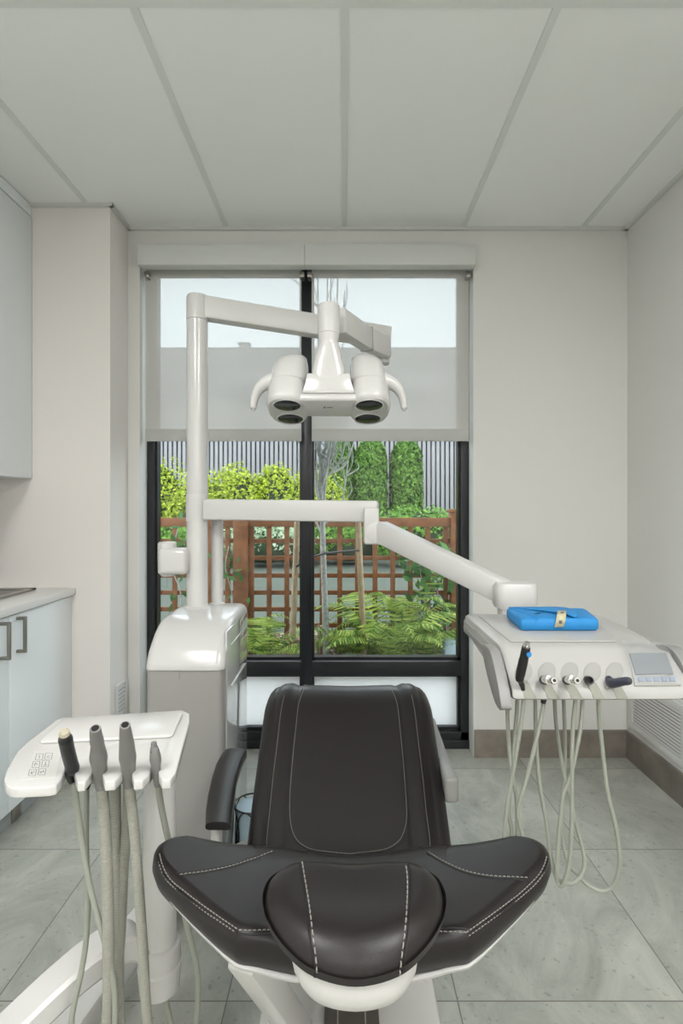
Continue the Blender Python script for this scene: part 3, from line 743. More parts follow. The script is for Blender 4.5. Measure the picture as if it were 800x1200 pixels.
b = MB(); kp = [Pz(x, y, AZ+.0001) for x, y in ((24, 914), (66, 911), (72, 878), (40, 880))]; b.prism(kp, (0, 0, .0008)); kpad = b.build('keypad', mat('keypad_film', (.64, .63, .605), .3), tr, smooth=0)
glyphs = [((0, .3, 0, -.3),), ((-.3, 0, .3, .15), (-.3, -.15, .2, -.2)), ((-.2, -.3, -.2, .3), (-.2, .3, .25, 0)), ((0, -.3, 0, .3), (-.3, -.3, .3, -.3)), ((-.3, -.2, .3, .25), (-.25, .2, 0, -.3)), ((-.35, 0, .35, 0), (.1, .25, .35, 0), (-.1, -.25, -.35, 0))]
for k, (cx, cy) in enumerate(((46, 887), (56.8, 886.3), (42.2, 896), (53.2, 895), (38, 905.5), (49.2, 904.5))):
    def kc(u, v): return Pz(cx+u*9.2+(-v)*-1.6, cy-v*8.2, AZ+.0009)
    b = MB(); e = .44; t = .06
    for a, c in (((-e, -e), (e, -e)), ((e, -e), (e, e)), ((e, e), (-e, e)), ((-e, e), (-e, -e))):
        b.beam(kc(*a), kc(*c), .0008, .0004, 0)
    for x0_, y0_, x1_, y1_ in glyphs[k]: b.beam(kc(x0_*.75, y0_*.75), kc(x1_*.75, y1_*.75), .0011, .0004, 0)
    b.build('key', M['ink'], kpad, smooth=0)
APX, APY = -.382, 1.10
b = MB(); b.lathe((APX, APY, .36), (0, 0, 1), [(0, .034), (.44, .030), (.47, .030)]); b.build('post', M['white2'], r)
b = MB(); b.lathe((APX, APY, .285), (0, 0, 1), [(0, .030), (.006, .040), (.055, .044), (.058, .0415), (.062, .0415), (.065, .043), (.098, .041), (.102, .036)]); b.build('post_socket', M['white'], r)
# curved boom at knee height and the lower floor link
bpts = crom([V((APX-.02, APY, .355)), P(150, 1101, 1.075), P(108, 1124, 1.03), P(62, 1163, .985), P(0, 1222, .93), P(-60, 1275, .89)], 6)
def sweep_rect(pts, w, h, rad):
    rings = []; m = len(pts)
    for i, p in enumerate(pts):
        t = (pts[min(i+1, m-1)]-pts[max(i-1, 0)]); t.z = 0; t.normalize(); sd = t.cross(V((0, 0, 1))).normalized()
        rings.append([p+sd*a*w/2+V((0, 0, 1))*c*h/2 for a, c in ((-1, -.7), (-.85, -1), (.85, -1), (1, -.7), (1, .7), (.85, 1), (-.85, 1), (-1, .7))])
    return rings
b = MB(); b.loft(sweep_rect(bpts, .070, .052, .01)); b.build('boom', M['white'], r, smooth=28)
b = MB(); e = bpts[-1]; b.lathe((e.x, e.y, 0), (0, 0, 1), [(0, .06), (.02, .06), (.03, .045), (.40, .045), (.41, .04)]); b.build('pivot', M['white2'], r)
b = MB(); b.beam((e.x, e.y, .13), (-.52, 1.76, .10), .085, .07, .012); b.build('floor_link', M['white'], r)

def ainst(label, base): return root('assistant_instrument', base, label, 'dental instrument')
def corr(r, pix, Y0, Y1, rad, name='corrugated_hose', pitch=.0048):
    n = len(pix); pts = crom([P(x, y, Y0+(Y1-Y0)*(i/(n-1))) for i, (x, y) in enumerate(pix)], 12)
    L = [0]
    for a, c in zip(pts, pts[1:]): L.append(L[-1]+(c-a).length)
    o, rs, s, i, k = [], [], 0, 0, 0
    while s < L[-1]:
        while i < len(L)-2 and L[i+1] < s: i += 1
        o.append(pts[i].lerp(pts[i+1], (s-L[i])/max(L[i+1]-L[i], 1e-9))); rs.append(rad*(1 if k % 4 in (0, 1) else .93)); s += pitch/4; k += 1
    b = MB(); b.tube(o, rs, 12); return b.build(name, M['corr'], r, smooth=70)
YA = .905
# 1 black syringe
q = P(80, 900, .88); i1 = ainst('black handpiece with a steel end standing in the tray nearest the keypad', q)
b = MB(); ax = [P(75.5, 860, .845), P(77, 868, .855), P(80, 882, .868), P(84, 897, .885), P(86, 904, .893)]
b.tube(crom(ax, 4), [.0085]*3+[.0108]*10+[.0112, .0108, .0098, .0085], 18); b.build('handle', M['dark'], i1)
b = MB(); d = (ax[0]-ax[1]).normalized(); b.tube([ax[0], ax[0]+d*.003, ax[0]+d*.0035, ax[0]+d*.006, ax[0]+d*.0062, ax[0]+d*.002], [.0085, .0082, .0074, .0070, .0046, .004], 18); tp_ = b.build('tip', mat('cream_metal', (.55, .50, .38), .35, metal=.6), i1)
b = MB(); b.tube([ax[0]+d*.0048, ax[0]+d*.0056], [.0047, .0046], 14); b.build('bore', M['dark'], i1)
b = MB(); b.tube(crom([P(84, 900, .888), P(80, 899, .892), P(81, 908, .90), P(84, 915, .905), P(89, 921, .91)], 4), [.004]*5+[.006]*8+[.005]*4, 12); b.build('trigger_lever', M['dark'], i1)
hose(i1, [(87, 918), (91, 950), (96, 985), (103, 1027), (112, 1065), (124, 1110), (134, 1160), (132, 1215), (112, 1245), (90, 1215), (84, 1195), (95, 1140), (101, 1100), (103, 1050), (101, 1000), (101, 950), (101.5, 918)], .90, .96, .0050)
b = MB(); b.tube([P(101.5, 914, .955), P(101.5, 920, .955), P(101, 924, .955)], [.007, .0072, .0055], 12); b.build('hose_collar', M['dark'], i1)
def suction(label, cx, pix, prof, hp, back, rad):
    q = P(cx, 900, .89); rr = ainst(label, q)
    yt = prof[0][1]; prof = [(x, y, .845+.055*min(1, (y-yt)/62), k) for x, y, Y, k in prof]; pts = [P(x, y, Y) for x, y, Y, _ in prof]; rs = [m2(k, Y) for _, _, Y, k in prof]
    b = MB(); b.tube(pts, rs, 20); b.build('suction_handle', M['midgrey'], rr)
    d = (pts[0]-pts[1]).normalized(); b = MB(); b.tube([pts[0]-d*.001, pts[0]+d*.0012, pts[0]+d*.0014, pts[0]-d*.0005], [rs[0]*.98, rs[0]*.92, rs[0]*.66, rs[0]*.6], 18); b.build('suction_rim', M['greyp'], rr)
    b = MB(); b.tube([pts[0]+d*.0006, pts[0]+d*.0016], [rs[0]*.72, rs[0]*.70], 16); b.build('bore', M['dark'], rr)
    corr(rr, hp, .90, .98, rad); return rr
i2 = suction('grey suction handle with a thick ribbed hose, next to the black handpiece', 114, None,
    [(111.5, 854, .872, 6.2), (112.5, 862, .874, 7), (113.5, 869, .877, 7.8), (114, 871, .877, 7.3), (114.5, 877, .88, 8.2), (115, 884, .882, 9.6), (115.5, 889, .884, 10), (116, 894, .886, 9), (117, 903, .89, 8), (118.5, 918, .90, 7.2), (119.5, 924, .90, 6.8)],
    [(119, 920), (123, 970), (126, 1040), (127, 1110), (127, 1170), (124, 1240), (130, 1300), (140, 1240), (139, 1170), (138, 1080), (136, 1000), (135, 925), (135, 905)], None, .0100)
b = MB(); b.tube([P(113.5, 871, .866), P(114.5, 866, .864)], [.003, .0026], 10); b.build('slide_valve', M['dark'], i2)
i3 = suction('tall grey suction handle with a ribbed hose, in the middle of the tray', 148, None,
    [(146.5, 850, .872, 6), (147, 858, .874, 6.9), (147.8, 866, .876, 7.8), (148.5, 873, .879, 8.6), (149, 882, .882, 9.3), (149.5, 887, .884, 9.8), (150, 892, .886, 9), (150.5, 902, .89, 8.2), (151, 916, .90, 7), (151.5, 922, .90, 6.5)],
    [(151, 918), (156, 960), (161, 1020), (166, 1090), (170, 1160), (173, 1230), (160, 1290), (142, 1240), (136, 1170), (141, 1100), (145, 1020), (149, 950), (150, 908)], None, .0088)
q = P(182, 890, .90); i4 = ainst('slim grey saliva ejector with a thin hose, nearest the chair', q)
b = MB(); b.tube([P(180, 870, .885), P(180.4, 875, .886), P(180.6, 876, .886), P(181.5, 884, .888), P(182, 889, .889), P(182.5, 893, .89), P(183, 900, .893), P(184, 912, .90), P(185, 920, .905)], [m2(k, .89) for k in (3.2, 3.6, 4.6, 6, 6.6, 6.3, 5, 4.6, 4.2)], 16); b.build('handle', M['midgrey'], i4)
b = MB(); b.tube([P(177.5, 880, .882), P(179.5, 882, .884)], [.0026, .0034], 10); b.build('slide_valve', M['dark'], i4)
hose(i4, [(184.5, 915), (188, 940), (194, 970), (201, 1000), (210, 1040), (219, 1085), (228, 1120), (232, 1155), (229, 1200), (215, 1240), (198, 1190), (189, 1120), (187, 1050), (187, 980), (187, 925), (187, 900)], .905, 1.20, .0056)

# ------------------------------------------------------------------ dental chair
XA = .0125
r = chair = root('dental_chair', (XA, 1.35, 0), 'black leather reclining dental chair with winged backrest and white shell', 'dental chair')
def pad(outline, skel, top, thick, rnd=.014, bulge=.006, fr=(.12, .25, .4, .55, .7, .85, 1.0), crown=0., bot=.03):
    """upholstered pad: outline [(x, y)], skel(x, y) inner point, top(x, y) -> z"""
    rings = []; n = len(outline)
    ctr = [V(skel(x, y)) for x, y in outline]; o2 = [V(p) for p in outline]
    def ring(fn, dz, frac=None, ins=0.):
        pts = []
        for p, s_ in zip(o2, ctr):
            d = s_-p; L = max(d.length, 1e-6)
            f = frac if frac is not None else ins/L
            q = p+d*min(f, 1.)
            z = top(q.x, q.y)+dz
            if frac is not None: z += crown*(1-(1-frac)**2)
            pts.append(V((q.x, q.y, z)))
        return pts
    rings.append(ring(None, -thick, ins=bot)); rings.append(ring(None, -thick, ins=.008)); rings.append(ring(None, -thick+.008, ins=0))
    rings.append(ring(None, -thick*.55, ins=-bulge)); 
    for a in (0, 25, 50, 75, 90):
        t = math.radians(a); rings.append(ring(None, -rnd+rnd*math.sin(t), ins=rnd*(1-math.cos(t))-bulge*(.6-.6*math.sin(t))))
    L0 = .02
    for f in fr: rings.append(ring(None, 0, frac=max(f, .06)))
    mb = MB(); mb.loft(rings, cap=False)
    vs = [mb.bm.verts.new(v) for v in rings[0]]; mb.bm.faces.new(list(reversed(vs)))
    return mb
# --- backrest with shoulder wings
half = [(0, .728), (.06, .728), (.105, .729), (.150, .731), (.172, .742), (.225, .785), (.275, .826), (.310, .856), (.326, .885), (.326, .915), (.308, .943), (.275, .965), (.235, .980), (.215, 1.00), (.222, 1.06), (.232, 1.12), (.236, 1.18), (.20, 1.20), (.10, 1.203), (0, 1.203)]
ol = [V((x, y, 0)) for x, y in half]+[V((-x, y, 0)) for x, y in half[-2:0:-1]]
ol = [(p.x+XA, p.y) for p in smooth_closed(ol, 4)]
def back_top(x, y):
    u = abs(x-XA); z = .703-.10*(y-.73)
    if y > .93: z = .683-.10*(y-.93)-.62*max(0, y-.945)**1.0*.9
    w = max(0, u-.14)/.19
    z -= .016*max(0, 1-(u/.135)**2)
    return z+.030*w*w*(1 if y < 1.0 else max(0, 1-(y-1.0)/.1))
def back_skel(x, y):
    u = x-XA
    return (XA+max(-.2, min(.2, u*.66)), .885)
bp_ = pad(ol, back_skel, back_top, .057, .014, .006)
bbv = bp_.bvh(); back = bp_.build('backrest_cushion', M['leather'], r, smooth=60)
# stitched seams, drawn where the eye sees them and laid onto the leather
def seam(bv, pix, parent, name='stitching', double=False, dash=.0046, groove=True, thread=True, rr=.0008):
    c = curve2(pix); pts = onto(bv, c)
    if len(pts) < 3: return
    # keep the run continuous
    run = [pts[0]]
    for q in pts[1:]:
        if (q[0]-run[-1][0]).length < .05: run.append(q)
    if len(run) < 3: return
    sm = [run[0]]+[((a[0]+b[0]*2+c_[0])/4, (a[1]+b[1]*2+c_[1]).normalized()) for a, b, c_ in zip(run, run[1:], run[2:])]+[run[-1]]
    mb = MB()
    if thread:
        stitch(mb, sm, dash, dash*.45, rr); mb.build(name, M['thread'], parent)
    if groove:
        g_ = MB(); off = []
        for i, (p, n) in enumerate(sm):
            t = (sm[min(i+1, len(sm)-1)][0]-sm[max(i-1, 0)][0]).normalized(); s_ = t.cross(n).normalized()
            off.append(p+s_*.0042-n*.0012)
        g_.tube(off, .0017, 6); g_.build('seam_piping', M['seam'], parent)
mir = lambda pix: [(825-x, y) for x, y in pix]
wl = [(187, 1001), (190, 1012), (199, 1029), (222, 1049), (252, 1071), (280, 1090)]
seam(bbv, wl, back); seam(bbv, [(280, 1090), (300, 1090.5), (340, 1089.5), (352, 1089)], back)
seam(bbv, [(x+dx_, y+dy_) for (x, y), (dx_, dy_) in zip(wl, ((-2.4, 2), (-2.4, 3), (-2.2, 3.6), (-2, 3.6), (-2, 3.8), (-2, 3.8)))], back, groove=False)
seam(bbv, [(319, 998), (296, 1007), (268, 1016), (238, 1022), (206, 1026)], back)
wr = [(640, 1003), (636, 1016), (625, 1031), (602, 1052), (574, 1073), (546, 1093)]
seam(bbv, [(x-dx_, y+dy_) for (x, y), (dx_, dy_) in zip(wr, ((-2.4, 2), (-2.4, 3), (-2.2, 3.6), (-2, 3.6), (-2, 3.8), (-2, 3.8)))][::-1], back, groove=False); seam(bbv, wr[::-1], back); seam(bbv, [(546, 1093), (530, 1092), (512, 1092)], back)
seam(bbv, [(502, 999), (520, 1010), (545, 1021), (575, 1027), (620, 1029)], back)
# --- seat, rising to the knees then falling away to the feet
sprof = [(1.17, .435), (1.22, .452), (1.27, .478), (1.35, .530), (1.45, .597), (1.52, .643), (1.57, .675), (1.61, .697), (1.64, .709), (1.67, .7155), (1.71, .712), (1.78, .680), (1.88, .615), (2.00, .535), (2.10, .468), (2.16, .425), (2.18, .40)]
sc_ = crom([V((y, z, 0)) for y, z in sprof], 4)
hw_tab = [(1.17, .235), (1.25, .2475), (1.35, .2505), (1.50, .253), (1.60, .256), (1.70, .252), (1.85, .235), (2.0, .22), (2.12, .19), (2.18, .14)]
ed_tab = [(1.17, .025), (1.35, .028), (1.5, .035), (1.58, .042), (1.64, .052), (1.75, .055), (2.2, .05)]
rings = []
for i, q in enumerate(sc_):
    y, z = q.x, q.y; t = (sc_[min(i+1, len(sc_)-1)]-sc_[max(i-1, 0)]).normalized()
    nn = V((0, -t.y, t.x)); hw = interp(hw_tab, y); ed = interp(ed_tab, y); c = V((XA, y, z)); th = .07
    def sv(u, d): return c+V((u*hw, 0, 0))+nn*d
    ring = []
    us = [0, .2, .4, .55, .60, .615, .63, .70, .80, .845, .86, .875, .91, .94, .97, .99, 1.0]
    up = []
    for u in us:
        d = 0
        k = max(0, (u*hw-(hw-ed))/ed)
        d -= ed*(1-math.sqrt(max(0, 1-k*k)))*.95
        d += .006*math.exp(-((u-.74)/.085)**2)-.005*math.exp(-((u-.615)/.024)**2)-.0035*math.exp(-((u-.86)/.018)**2)-.004*(1-min(1, u/.6))
        up.append((u, d))
    lo_ = [(1.0, -ed*.95-.018), (.985, -.05-ed*.6), (.94, -.085), (.6, -.10)]
    half_r = [sv(u, d) for u, d in up]+[sv(u, d) for u, d in lo_]
    half_l = [sv(-u, d) for u, d in lo_[::-1]]+[sv(-u, d) for u, d in up[:0:-1]]
    rings.append(half_r+half_l)
sb = MB(); sb.loft(rings); sbv = sb.bvh(); seat = sb.build('seat_cushion', M['leather'], r, smooth=60)
def seat_seam(pl, **k):
    seam(sbv, pl, seat, **k)
uL = [(356, 808), (350, 825), (347, 850), (343, 890), (340, 930), (340, 960), (345, 980), (354, 990), (368, 996), (400, 1000), (412, 1000.5)]
def mirs(l): return [(2*407.5-x+ (1 if y > 950 else 0), y) for x, y in l]
seat_seam(uL+mirs(uL)[::-1][1:], dash=.0042, rr=.0008)
oL = [(333, 815), (329, 835), (325, 870), (320, 910), (316, 950), (313, 980), (312, 999)]
seat_seam(oL, dash=.0042, rr=.0008)
seat_seam(mirs(oL), dash=.0042, rr=.0008)
edge_seam_glint = [(308, 835), (302, 855), (297, 885), (293, 915), (290, 950), (288, 985)]  # pale thread stands in for the highlight along this edge seam
seat_seam(edge_seam_glint, dash=.004, rr=.0006, groove=False); seat_seam(mirs(edge_seam_glint), dash=.004, rr=.0006, groove=False)
# --- headrest
HA = .0137
hh = [(0, .778), (.055, .777), (.090, .770), (.112, .750), (.119, .722), (.115, .692), (.100, .662), (.078, .637), (.048, .618), (0, .609)]
ol = [V((x, y, 0)) for x, y in hh]+[V((-x, y, 0)) for x, y in hh[-2:0:-1]]
ol = [(p.x+HA, p.y) for p in smooth_closed(ol, 5)]
def head_top(x, y):
    u = (x-HA)/.119; v = (y-.609)/.169
    z = .779+.008*u*u-.005*math.exp(-((v-.55)/.3)**2)*(1-u*u)
    z -= .008*max(0, 1-v/.40)**2
    return z
def head_skel(x, y): return (HA, .700)
hp_ = pad(ol, head_skel, head_top, .043, .034, .004, bot=.03, fr=(.46, .56, .66, .76, .86, .94, 1.0))
hbv = hp_.bvh(); hd = hp_.build('headrest', M['leather'], r, smooth=60)
seam(hbv, [(353, 1003), (356, 1025), (361, 1055), (366, 1090), (370, 1120), (373, 1152)], hd, dash=.0062, rr=.0010)
seam(hbv, [(472.5, 1003), (477, 1025), (477, 1055), (474, 1090), (470, 1120), (466, 1156)][::-1], hd, dash=.0062, rr=.0010)
sh = [(0, .775), (.04, .772), (.064, .755), (.076, .725), (.080, .69), (.076, .665), (.062, .640), (.038, .622), (0, .615)]
ol = [V((x, y, 0)) for x, y in sh]+[V((-x, y, 0)) for x, y in sh[-2:0:-1]]
ol = [(p.x+HA, p.y) for p in smooth_closed(ol, 4)]
rings = []
for s_, z in ((1.03, .738), (1.04, .726), (1.02, .712), (.96, .701), (.85, .694), (.6, .690)):
    rings.append([V((HA+(x-HA)*s_, .695+(y-.695)*s_, z+(-.004 if y < .66 else 0))) for x, y in ol])
b = MB(); b.loft(rings); b.build('headrest_shell', M['white2'], r, smooth=60)
b = MB(); b.beam((HA, .70, .70), (HA, .86, .63), .06, .02, .006); b.build('headrest_bar', M['steel'], r)
# --- white shell under the backrest
ol2 = [V((x, y, 0)) for x, y in half]+[V((-x, y, 0)) for x, y in half[-2:0:-1]]
ol2 = [(p.x+XA, p.y) for p in smooth_closed(ol2, 4)]
rings = []
for ins, dz in ((.002, -.053), (-.002, -.056), (-.001, -.060), (.014, -.066), (.045, -.084), (.08, -.098), (.11, -.106)):
    ring = []
    for x, y in ol2:
        s_ = V(back_skel(x, y)); p = V((x, y)); d = s_-p; q = p+d*min(1, ins/max(d.length, 1e-6))
        flat = max(0, min(1, (abs(x-XA)-.10)/.2))
        ring.append(V((q.x, q.y, back_top(q.x, q.y)+dz*(1-.25*flat)-(.012*flat if False else 0))))
    rings.append(ring)
b = MB(); b.loft(rings); b.build('backrest_shell', M['white2'], r, smooth=60)
b = MB(); b.beam(P(287, 1119, .93), P(352, 1212, 1.14), .055, .05, .008); b.build('lift_arm', M['white2'], r)
# --- seat shell, pedestal and base
rings = []
for i, q in enumerate(sc_):
    y, z = q.x, q.y; t = (sc_[min(i+1, len(sc_)-1)]-sc_[max(i-1, 0)]).normalized(); nn = V((0, -t.y, t.x)); hw = interp(hw_tab, y)*.93; c = V((XA, y, z))
    rings.append([c+V((u*hw, 0, 0))+nn*d for u, d in ((-1, -.092), (1, -.092), (.96, -.112), (.6, -.13), (-.6, -.13), (-.96, -.112))])
b = MB(); b.loft(rings); b.build('seat_shell', M['white2'], r, smooth=50)
b = MB(); b.loft([rrect(XA-.12, XA+.12, 1.27, 1.75, z, .04) for z in (.12, .36)]+[rrect(XA-.14, XA+.14, 1.25, 1.72, .42, .04)]); b.build('pedestal', M['white2'], r)
b = MB(); b.loft([rrect(XA-.197+i, XA+.197-i, .93+i, 2.0-i, z, .06) for i, z in ((.004, 0), (0, .01), (0, .165), (.004, .178), (.012, .184))]); b.build('base', M['white'], r, smooth=50)
b = MB(); b.loft([rrect(XA-.055, XA+.062, .90, 1.30, z, .01) for z in (.17, .195)]); br = b.build('foot_cover', M['rubber'], r)
b = MB()
for x in (-.026, .033): b.beam((XA+x, .905, .1955), (XA+x, 1.28, .1955), .003, .002, 0)
b.build('cover_seam', M['corr'], br, smooth=0)
# --- armrests
L = []
for y_, xl, xr, Yd in ((965, 240.5, 270.5, 1.27), (948, 241, 272, 1.335), (930, 243.5, 274.5, 1.40), (910, 248, 277, 1.49), (893, 253.5, 282, 1.57), (883, 259, 286, 1.63), (878, 263, 289, 1.67)):
    a, c = P(xl, y_, Yd), P(xr, y_, Yd); L.append((a, c))
rings = []
for i, (a, c) in enumerate(L):
    e = (c-a)*.12; dz = V((0, 0, -.032 if i else -.016)); s_ = V((0, 0, .004))
    rings.append([a-s_*1.2, a+e*.5, a.lerp(c, .3)+s_, a.lerp(c, .7)+s_, c-e*.5, c-s_*1.2, c+dz*.8, c-e+dz, a+e+dz, a+dz*.8])
b = MB(); b.loft(rings); al = b.build('armrest', M['leather'], r, smooth=60); al['label'] = 'black padded armrest on the column side'
b = MB(); a = P(253.5, 966, 1.30); b.loft([srect((a.x, 1.30+dy, z), .0125, .02, 20, 3) for z, dy in ((a.z+.012, 0), (a.z-.05, 0), (.40, .03), (.36, .05))]); b.beam((a.x-.005, 1.36, .375), (XA-.15, 1.42, .42), .05, .03, .006); b.build('armrest_post', M['white2'], al)
b = MB(); rings = []
for y_, z_, x1_, h_ in ((1.76, .585, .290, .02), (1.74, .598, .297, .030), (1.60, .585, .298, .036), (1.50, .572, .299, .037), (1.415, .562, .299, .037)):
    rings.append([V((x, y_, z)) for x, z in ((.266, z_-h_), (.266, z_), (x1_-.010, z_), (x1_, z_-.010), (x1_, z_-h_))])
b.loft(rings); ar = b.build('armrest', M['holder'], r, smooth=30); ar['label'] = 'pale grey armrest swung down on the console side'
b = MB(); b.box((.262, 1.375, .515), (.2985, 1.50, .580), .009, 3); b.build('armrest_hinge', M['holder'], ar)

# ------------------------------------------------------------------ wire basket on the floor behind the chair arm
r = root('wire_basket', (-.335, 1.93, 0), 'small black wire basket with pale blue liner on the floor between column and chair', 'basket')
b = MB(); rings = []
cx, cy = -.332, 1.93
for z, rd in ((.004, .045), (.03, .052), (.12, .060), (.20, .058)):
    rings.append([V((cx+rd*math.cos(a), cy+rd*math.sin(a), z)) for a in (2*math.pi*k/28 for k in range(28))])
b.loft(rings); b.build('liner', M['paleblue'], r)
for k in range(6):
    a0 = 2*math.pi*k/6+.3
    pts = []
    for j in range(25):
        t = 2*math.pi*j/24; rd = .066; a = a0+.62*math.cos(t); z = .11+.098*math.sin(t)
        pts.append((cx+rd*math.cos(a), cy+rd*math.sin(a), z))
    MB().tube(pts, .0022, 8).build('wire_loop', M['dark'], r)
MB().tube([(cx+.066*math.cos(a), cy+.066*math.sin(a), .208) for a in (2*math.pi*k/32 for k in range(33))], .003, 8).build('wire_rim', M['dark'], r)

# ------------------------------------------------------------------ the garden outside
struct(MB().box((-19, 4.35, .05), (11, 13.2, .20)).build('ground_pavement', M['paving'], smooth=0))
b = MB()
n = 60; gr = []
for j in range(14):
    y = 3.31+1.12*j/13; gr.append([V((-3+6*i/n, y, .24+random.uniform(-.012, .012))) for i in range(n+1)])
b.loft(gr, close=False); b.box((-3, 3.31, -.3), (3, 3.33, .225)); struct(b.build('ground_soil_bed', M['soil'], smooth=60))
struct(MB().box((-3, 2.945, -.35), (3, 3.248, -.02)).build('ground_bounce_pit', mat('bounce_pale', (.82, .82, .80), 1, var=.1, vscale=60), smooth=0))  # unseen pale pit added so sky light reaches the frosted panes
struct(MB().box((-3, 3.25, -.3), (3, 3.308, .215), .004).build('ground_reflector', mat('reflector_pale', (.80, .80, .78), .9, var=.08, vscale=9)))  # unseen pale reflector added to brighten the frosted panes
def leafquads(verts, faces, c, nrm, s, asp=.6):
    t = nrm.orthogonal().normalized(); t = Quaternion(nrm, random.uniform(0, 6.28)) @ t; u = nrm.cross(t)
    i = len(verts); verts += [c-t*s*asp*.5, c+u*s*.5+nrm*s*.08, c+t*s*asp*.5, c-u*s*.5-nrm*s*.02]
    faces.append((i, i+1, i+2, i+3))
def leafmesh(name, verts, faces, m, parent):
    me = bpy.data.meshes.new(name); q = parent
    org = q.location
    me.from_pydata([tuple(v-org) for v in verts], [], faces); me.materials.append(m); me.update()
    o = bpy.data.objects.new(name, me); COL.objects.link(o); o.parent = parent; return o
def rdir():
    while 1:
        v = V((random.uniform(-1, 1), random.uniform(-1, 1), random.uniform(-1, 1)))
        if .01 < v.length < 1: return v.normalized()
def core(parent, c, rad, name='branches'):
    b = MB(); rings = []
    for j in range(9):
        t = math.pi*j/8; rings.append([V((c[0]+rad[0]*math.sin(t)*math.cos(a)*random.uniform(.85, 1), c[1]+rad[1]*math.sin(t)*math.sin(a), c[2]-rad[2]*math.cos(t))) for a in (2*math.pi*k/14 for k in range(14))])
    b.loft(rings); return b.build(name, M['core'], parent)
def shrub(name, label, c, rad, n, s, m, cat='shrub', group=None, lumps=9):
    r = root(name, (c[0], c[1], c[2]-rad[2]), label, cat, group)
    core(r, c, [k*.8 for k in rad])
    vs, fs = [], []; blobs = []
    for k in range(lumps):
        d = rdir(); d.y = -abs(d.y)*.8; d.z = abs(d.z)*.9 if random.random() < .75 else d.z
        blobs.append((V((c[0]+d.x*rad[0]*.62, c[1]+d.y*rad[1]*.62, c[2]+d.z*rad[2]*.62)), random.uniform(.36, .55)))
    for k in range(n):
        bc, br = random.choice(blobs); d = rdir()
        if random.random() < .6: d.y = -abs(d.y)
        p = bc+V((d.x*rad[0], d.y*rad[1], d.z*rad[2]))*br*random.uniform(.8, 1.05)
        leafquads(vs, fs, p, (d+rdir()*.7+V((0, 0, .3))).normalized(), s*random.uniform(.6, 1.2))
    leafmesh('foliage', vs, fs, m, r); return r
lime = [(-3.75, 10.6, 2.25), (-2.05, 10.5, 2.00), (-1.35, 10.7, 2.1), (-.62, 10.4, 1.95), (-2.75, 10.3, 1.9)]
ln = ['lime-green leafy shrub behind the trellis, beyond the left window edge', 'tall lime-green leafy shrub outside, just beside the lamp post', 'lime-green leafy shrub outside, between lamp post and black mullion', 'lime-green leafy shrub outside, next to the black mullion', 'lime-green leafy shrub outside, directly behind the lamp post']
for (x, y, zt_), l in zip(lime, ln): shrub('garden_shrub', l, (x, y, zt_/2+.12), (.72, .6, zt_/2-.02), 3600, .085, M['leaflime'], group='lime shrubs along the metal wall', lumps=16)
def thuja(x, y, z1, rad, label):
    r = root('arborvitae_tree', (x, y, .2), label, 'tree', 'row of clipped evergreens')
    b = MB(); prof_ = lambda f: rad*(.88+.12*math.sin(f*3))*(1 if f < .82 else math.sqrt(max(0, 1-((f-.82)/.18)**2)))
    b.lathe((x, y, .2), (0, 0, 1), [((z1-.2)*f, prof_(f)*.86) for f in [k/20 for k in range(21)]], 20); b.build('branches', M['core'], r)
    vs, fs = [], []
    for k in range(6500):
        f = random.random(); a = random.uniform(math.pi*.95, math.pi*2.05); rr_ = prof_(f)*random.uniform(.88, 1.07)+.012*math.sin(a*9+f*40)
        d = V((math.cos(a), math.sin(a), .25)); p = V((x+rr_*math.cos(a), y+rr_*math.sin(a), .2+(z1-.2)*f))
        leafquads(vs, fs, p, (d+rdir()*.75).normalized(), random.uniform(.06, .13), .5)
    leafmesh('foliage', vs, fs, M['leafthuja'], r)
thuja(-.06, 11.7, 2.86, .31, 'dark evergreen outside, half hidden by the bare tree')
thuja(.585, 11.5, 2.80, .33, 'plump clipped evergreen outside, middle of the row of three')
thuja(1.36, 11.6, 2.78, .335, 'clipped evergreen outside, last of the row before the plain metal wall')
shrub('garden_shrub', 'low pale green bush just over the trellis rail, in front of the evergreens', (1.35, 9.6, .78), (.95, .5, .55), 3200, .085, M['leafgreen'], lumps=16)
shrub('garden_shrub', 'dark green bush showing through the trellis under the evergreens', (.1, 10.0, .62), (.9, .5, .45), 2600, .09, M['leafgreen'], lumps=12)
shrub('garden_shrub', 'pale speckled bush seen through the trellis beneath the lime shrubs', (-1.4, 9.6, .60), (1.0, .45, .42), 2600, .10, M['leafpale'], lumps=12)
shrub('garden_shrub', 'green bush seen through the trellis at its left end', (-3.1, 9.5, .62), (.9, .5, .45), 2400, .10, M['leafgreen'], lumps=12)
# corrugated wall
b = MB(); p0, p1 = [], []; x = -18.; k = 0; pitch = .113
prf = ((0, 0), (.26, 0), (.34, .014), (.92, .014), (1.0, 0))
while x < 10:
    for f, d in prf[:-1]: p0.append(V((x+f*pitch, 13-d, .1))); p1.append(V((x+f*pitch, 13-d, 2.96)))
    x += pitch
b.loft([p0, p1], close=False); b.box((-18, 13.0, .1), (10, 13.3, 5.18)); b.box((-18, 12.96, 2.95), (10, 13.0, 5.18), 0); struct(b.build('wall_neighbour', M['metalwall'], smooth=0))
q = P(286, 402, 13.1); r = root('roof_vent', (q.x, 13.15, 5.18), 'small grey vent box standing on the roof edge of the metal wall', 'roof vent')
b = MB(); b.box((q.x-.12, 13.05, 5.18), (q.x+.12, 13.25, 5.30), .01); b.build('vent_box', M['roofvent'], r); MB().box((q.x-.15, 13.02, 5.30), (q.x+.15, 13.28, 5.325), .004).build('vent_cap', M['roofvent'], r)

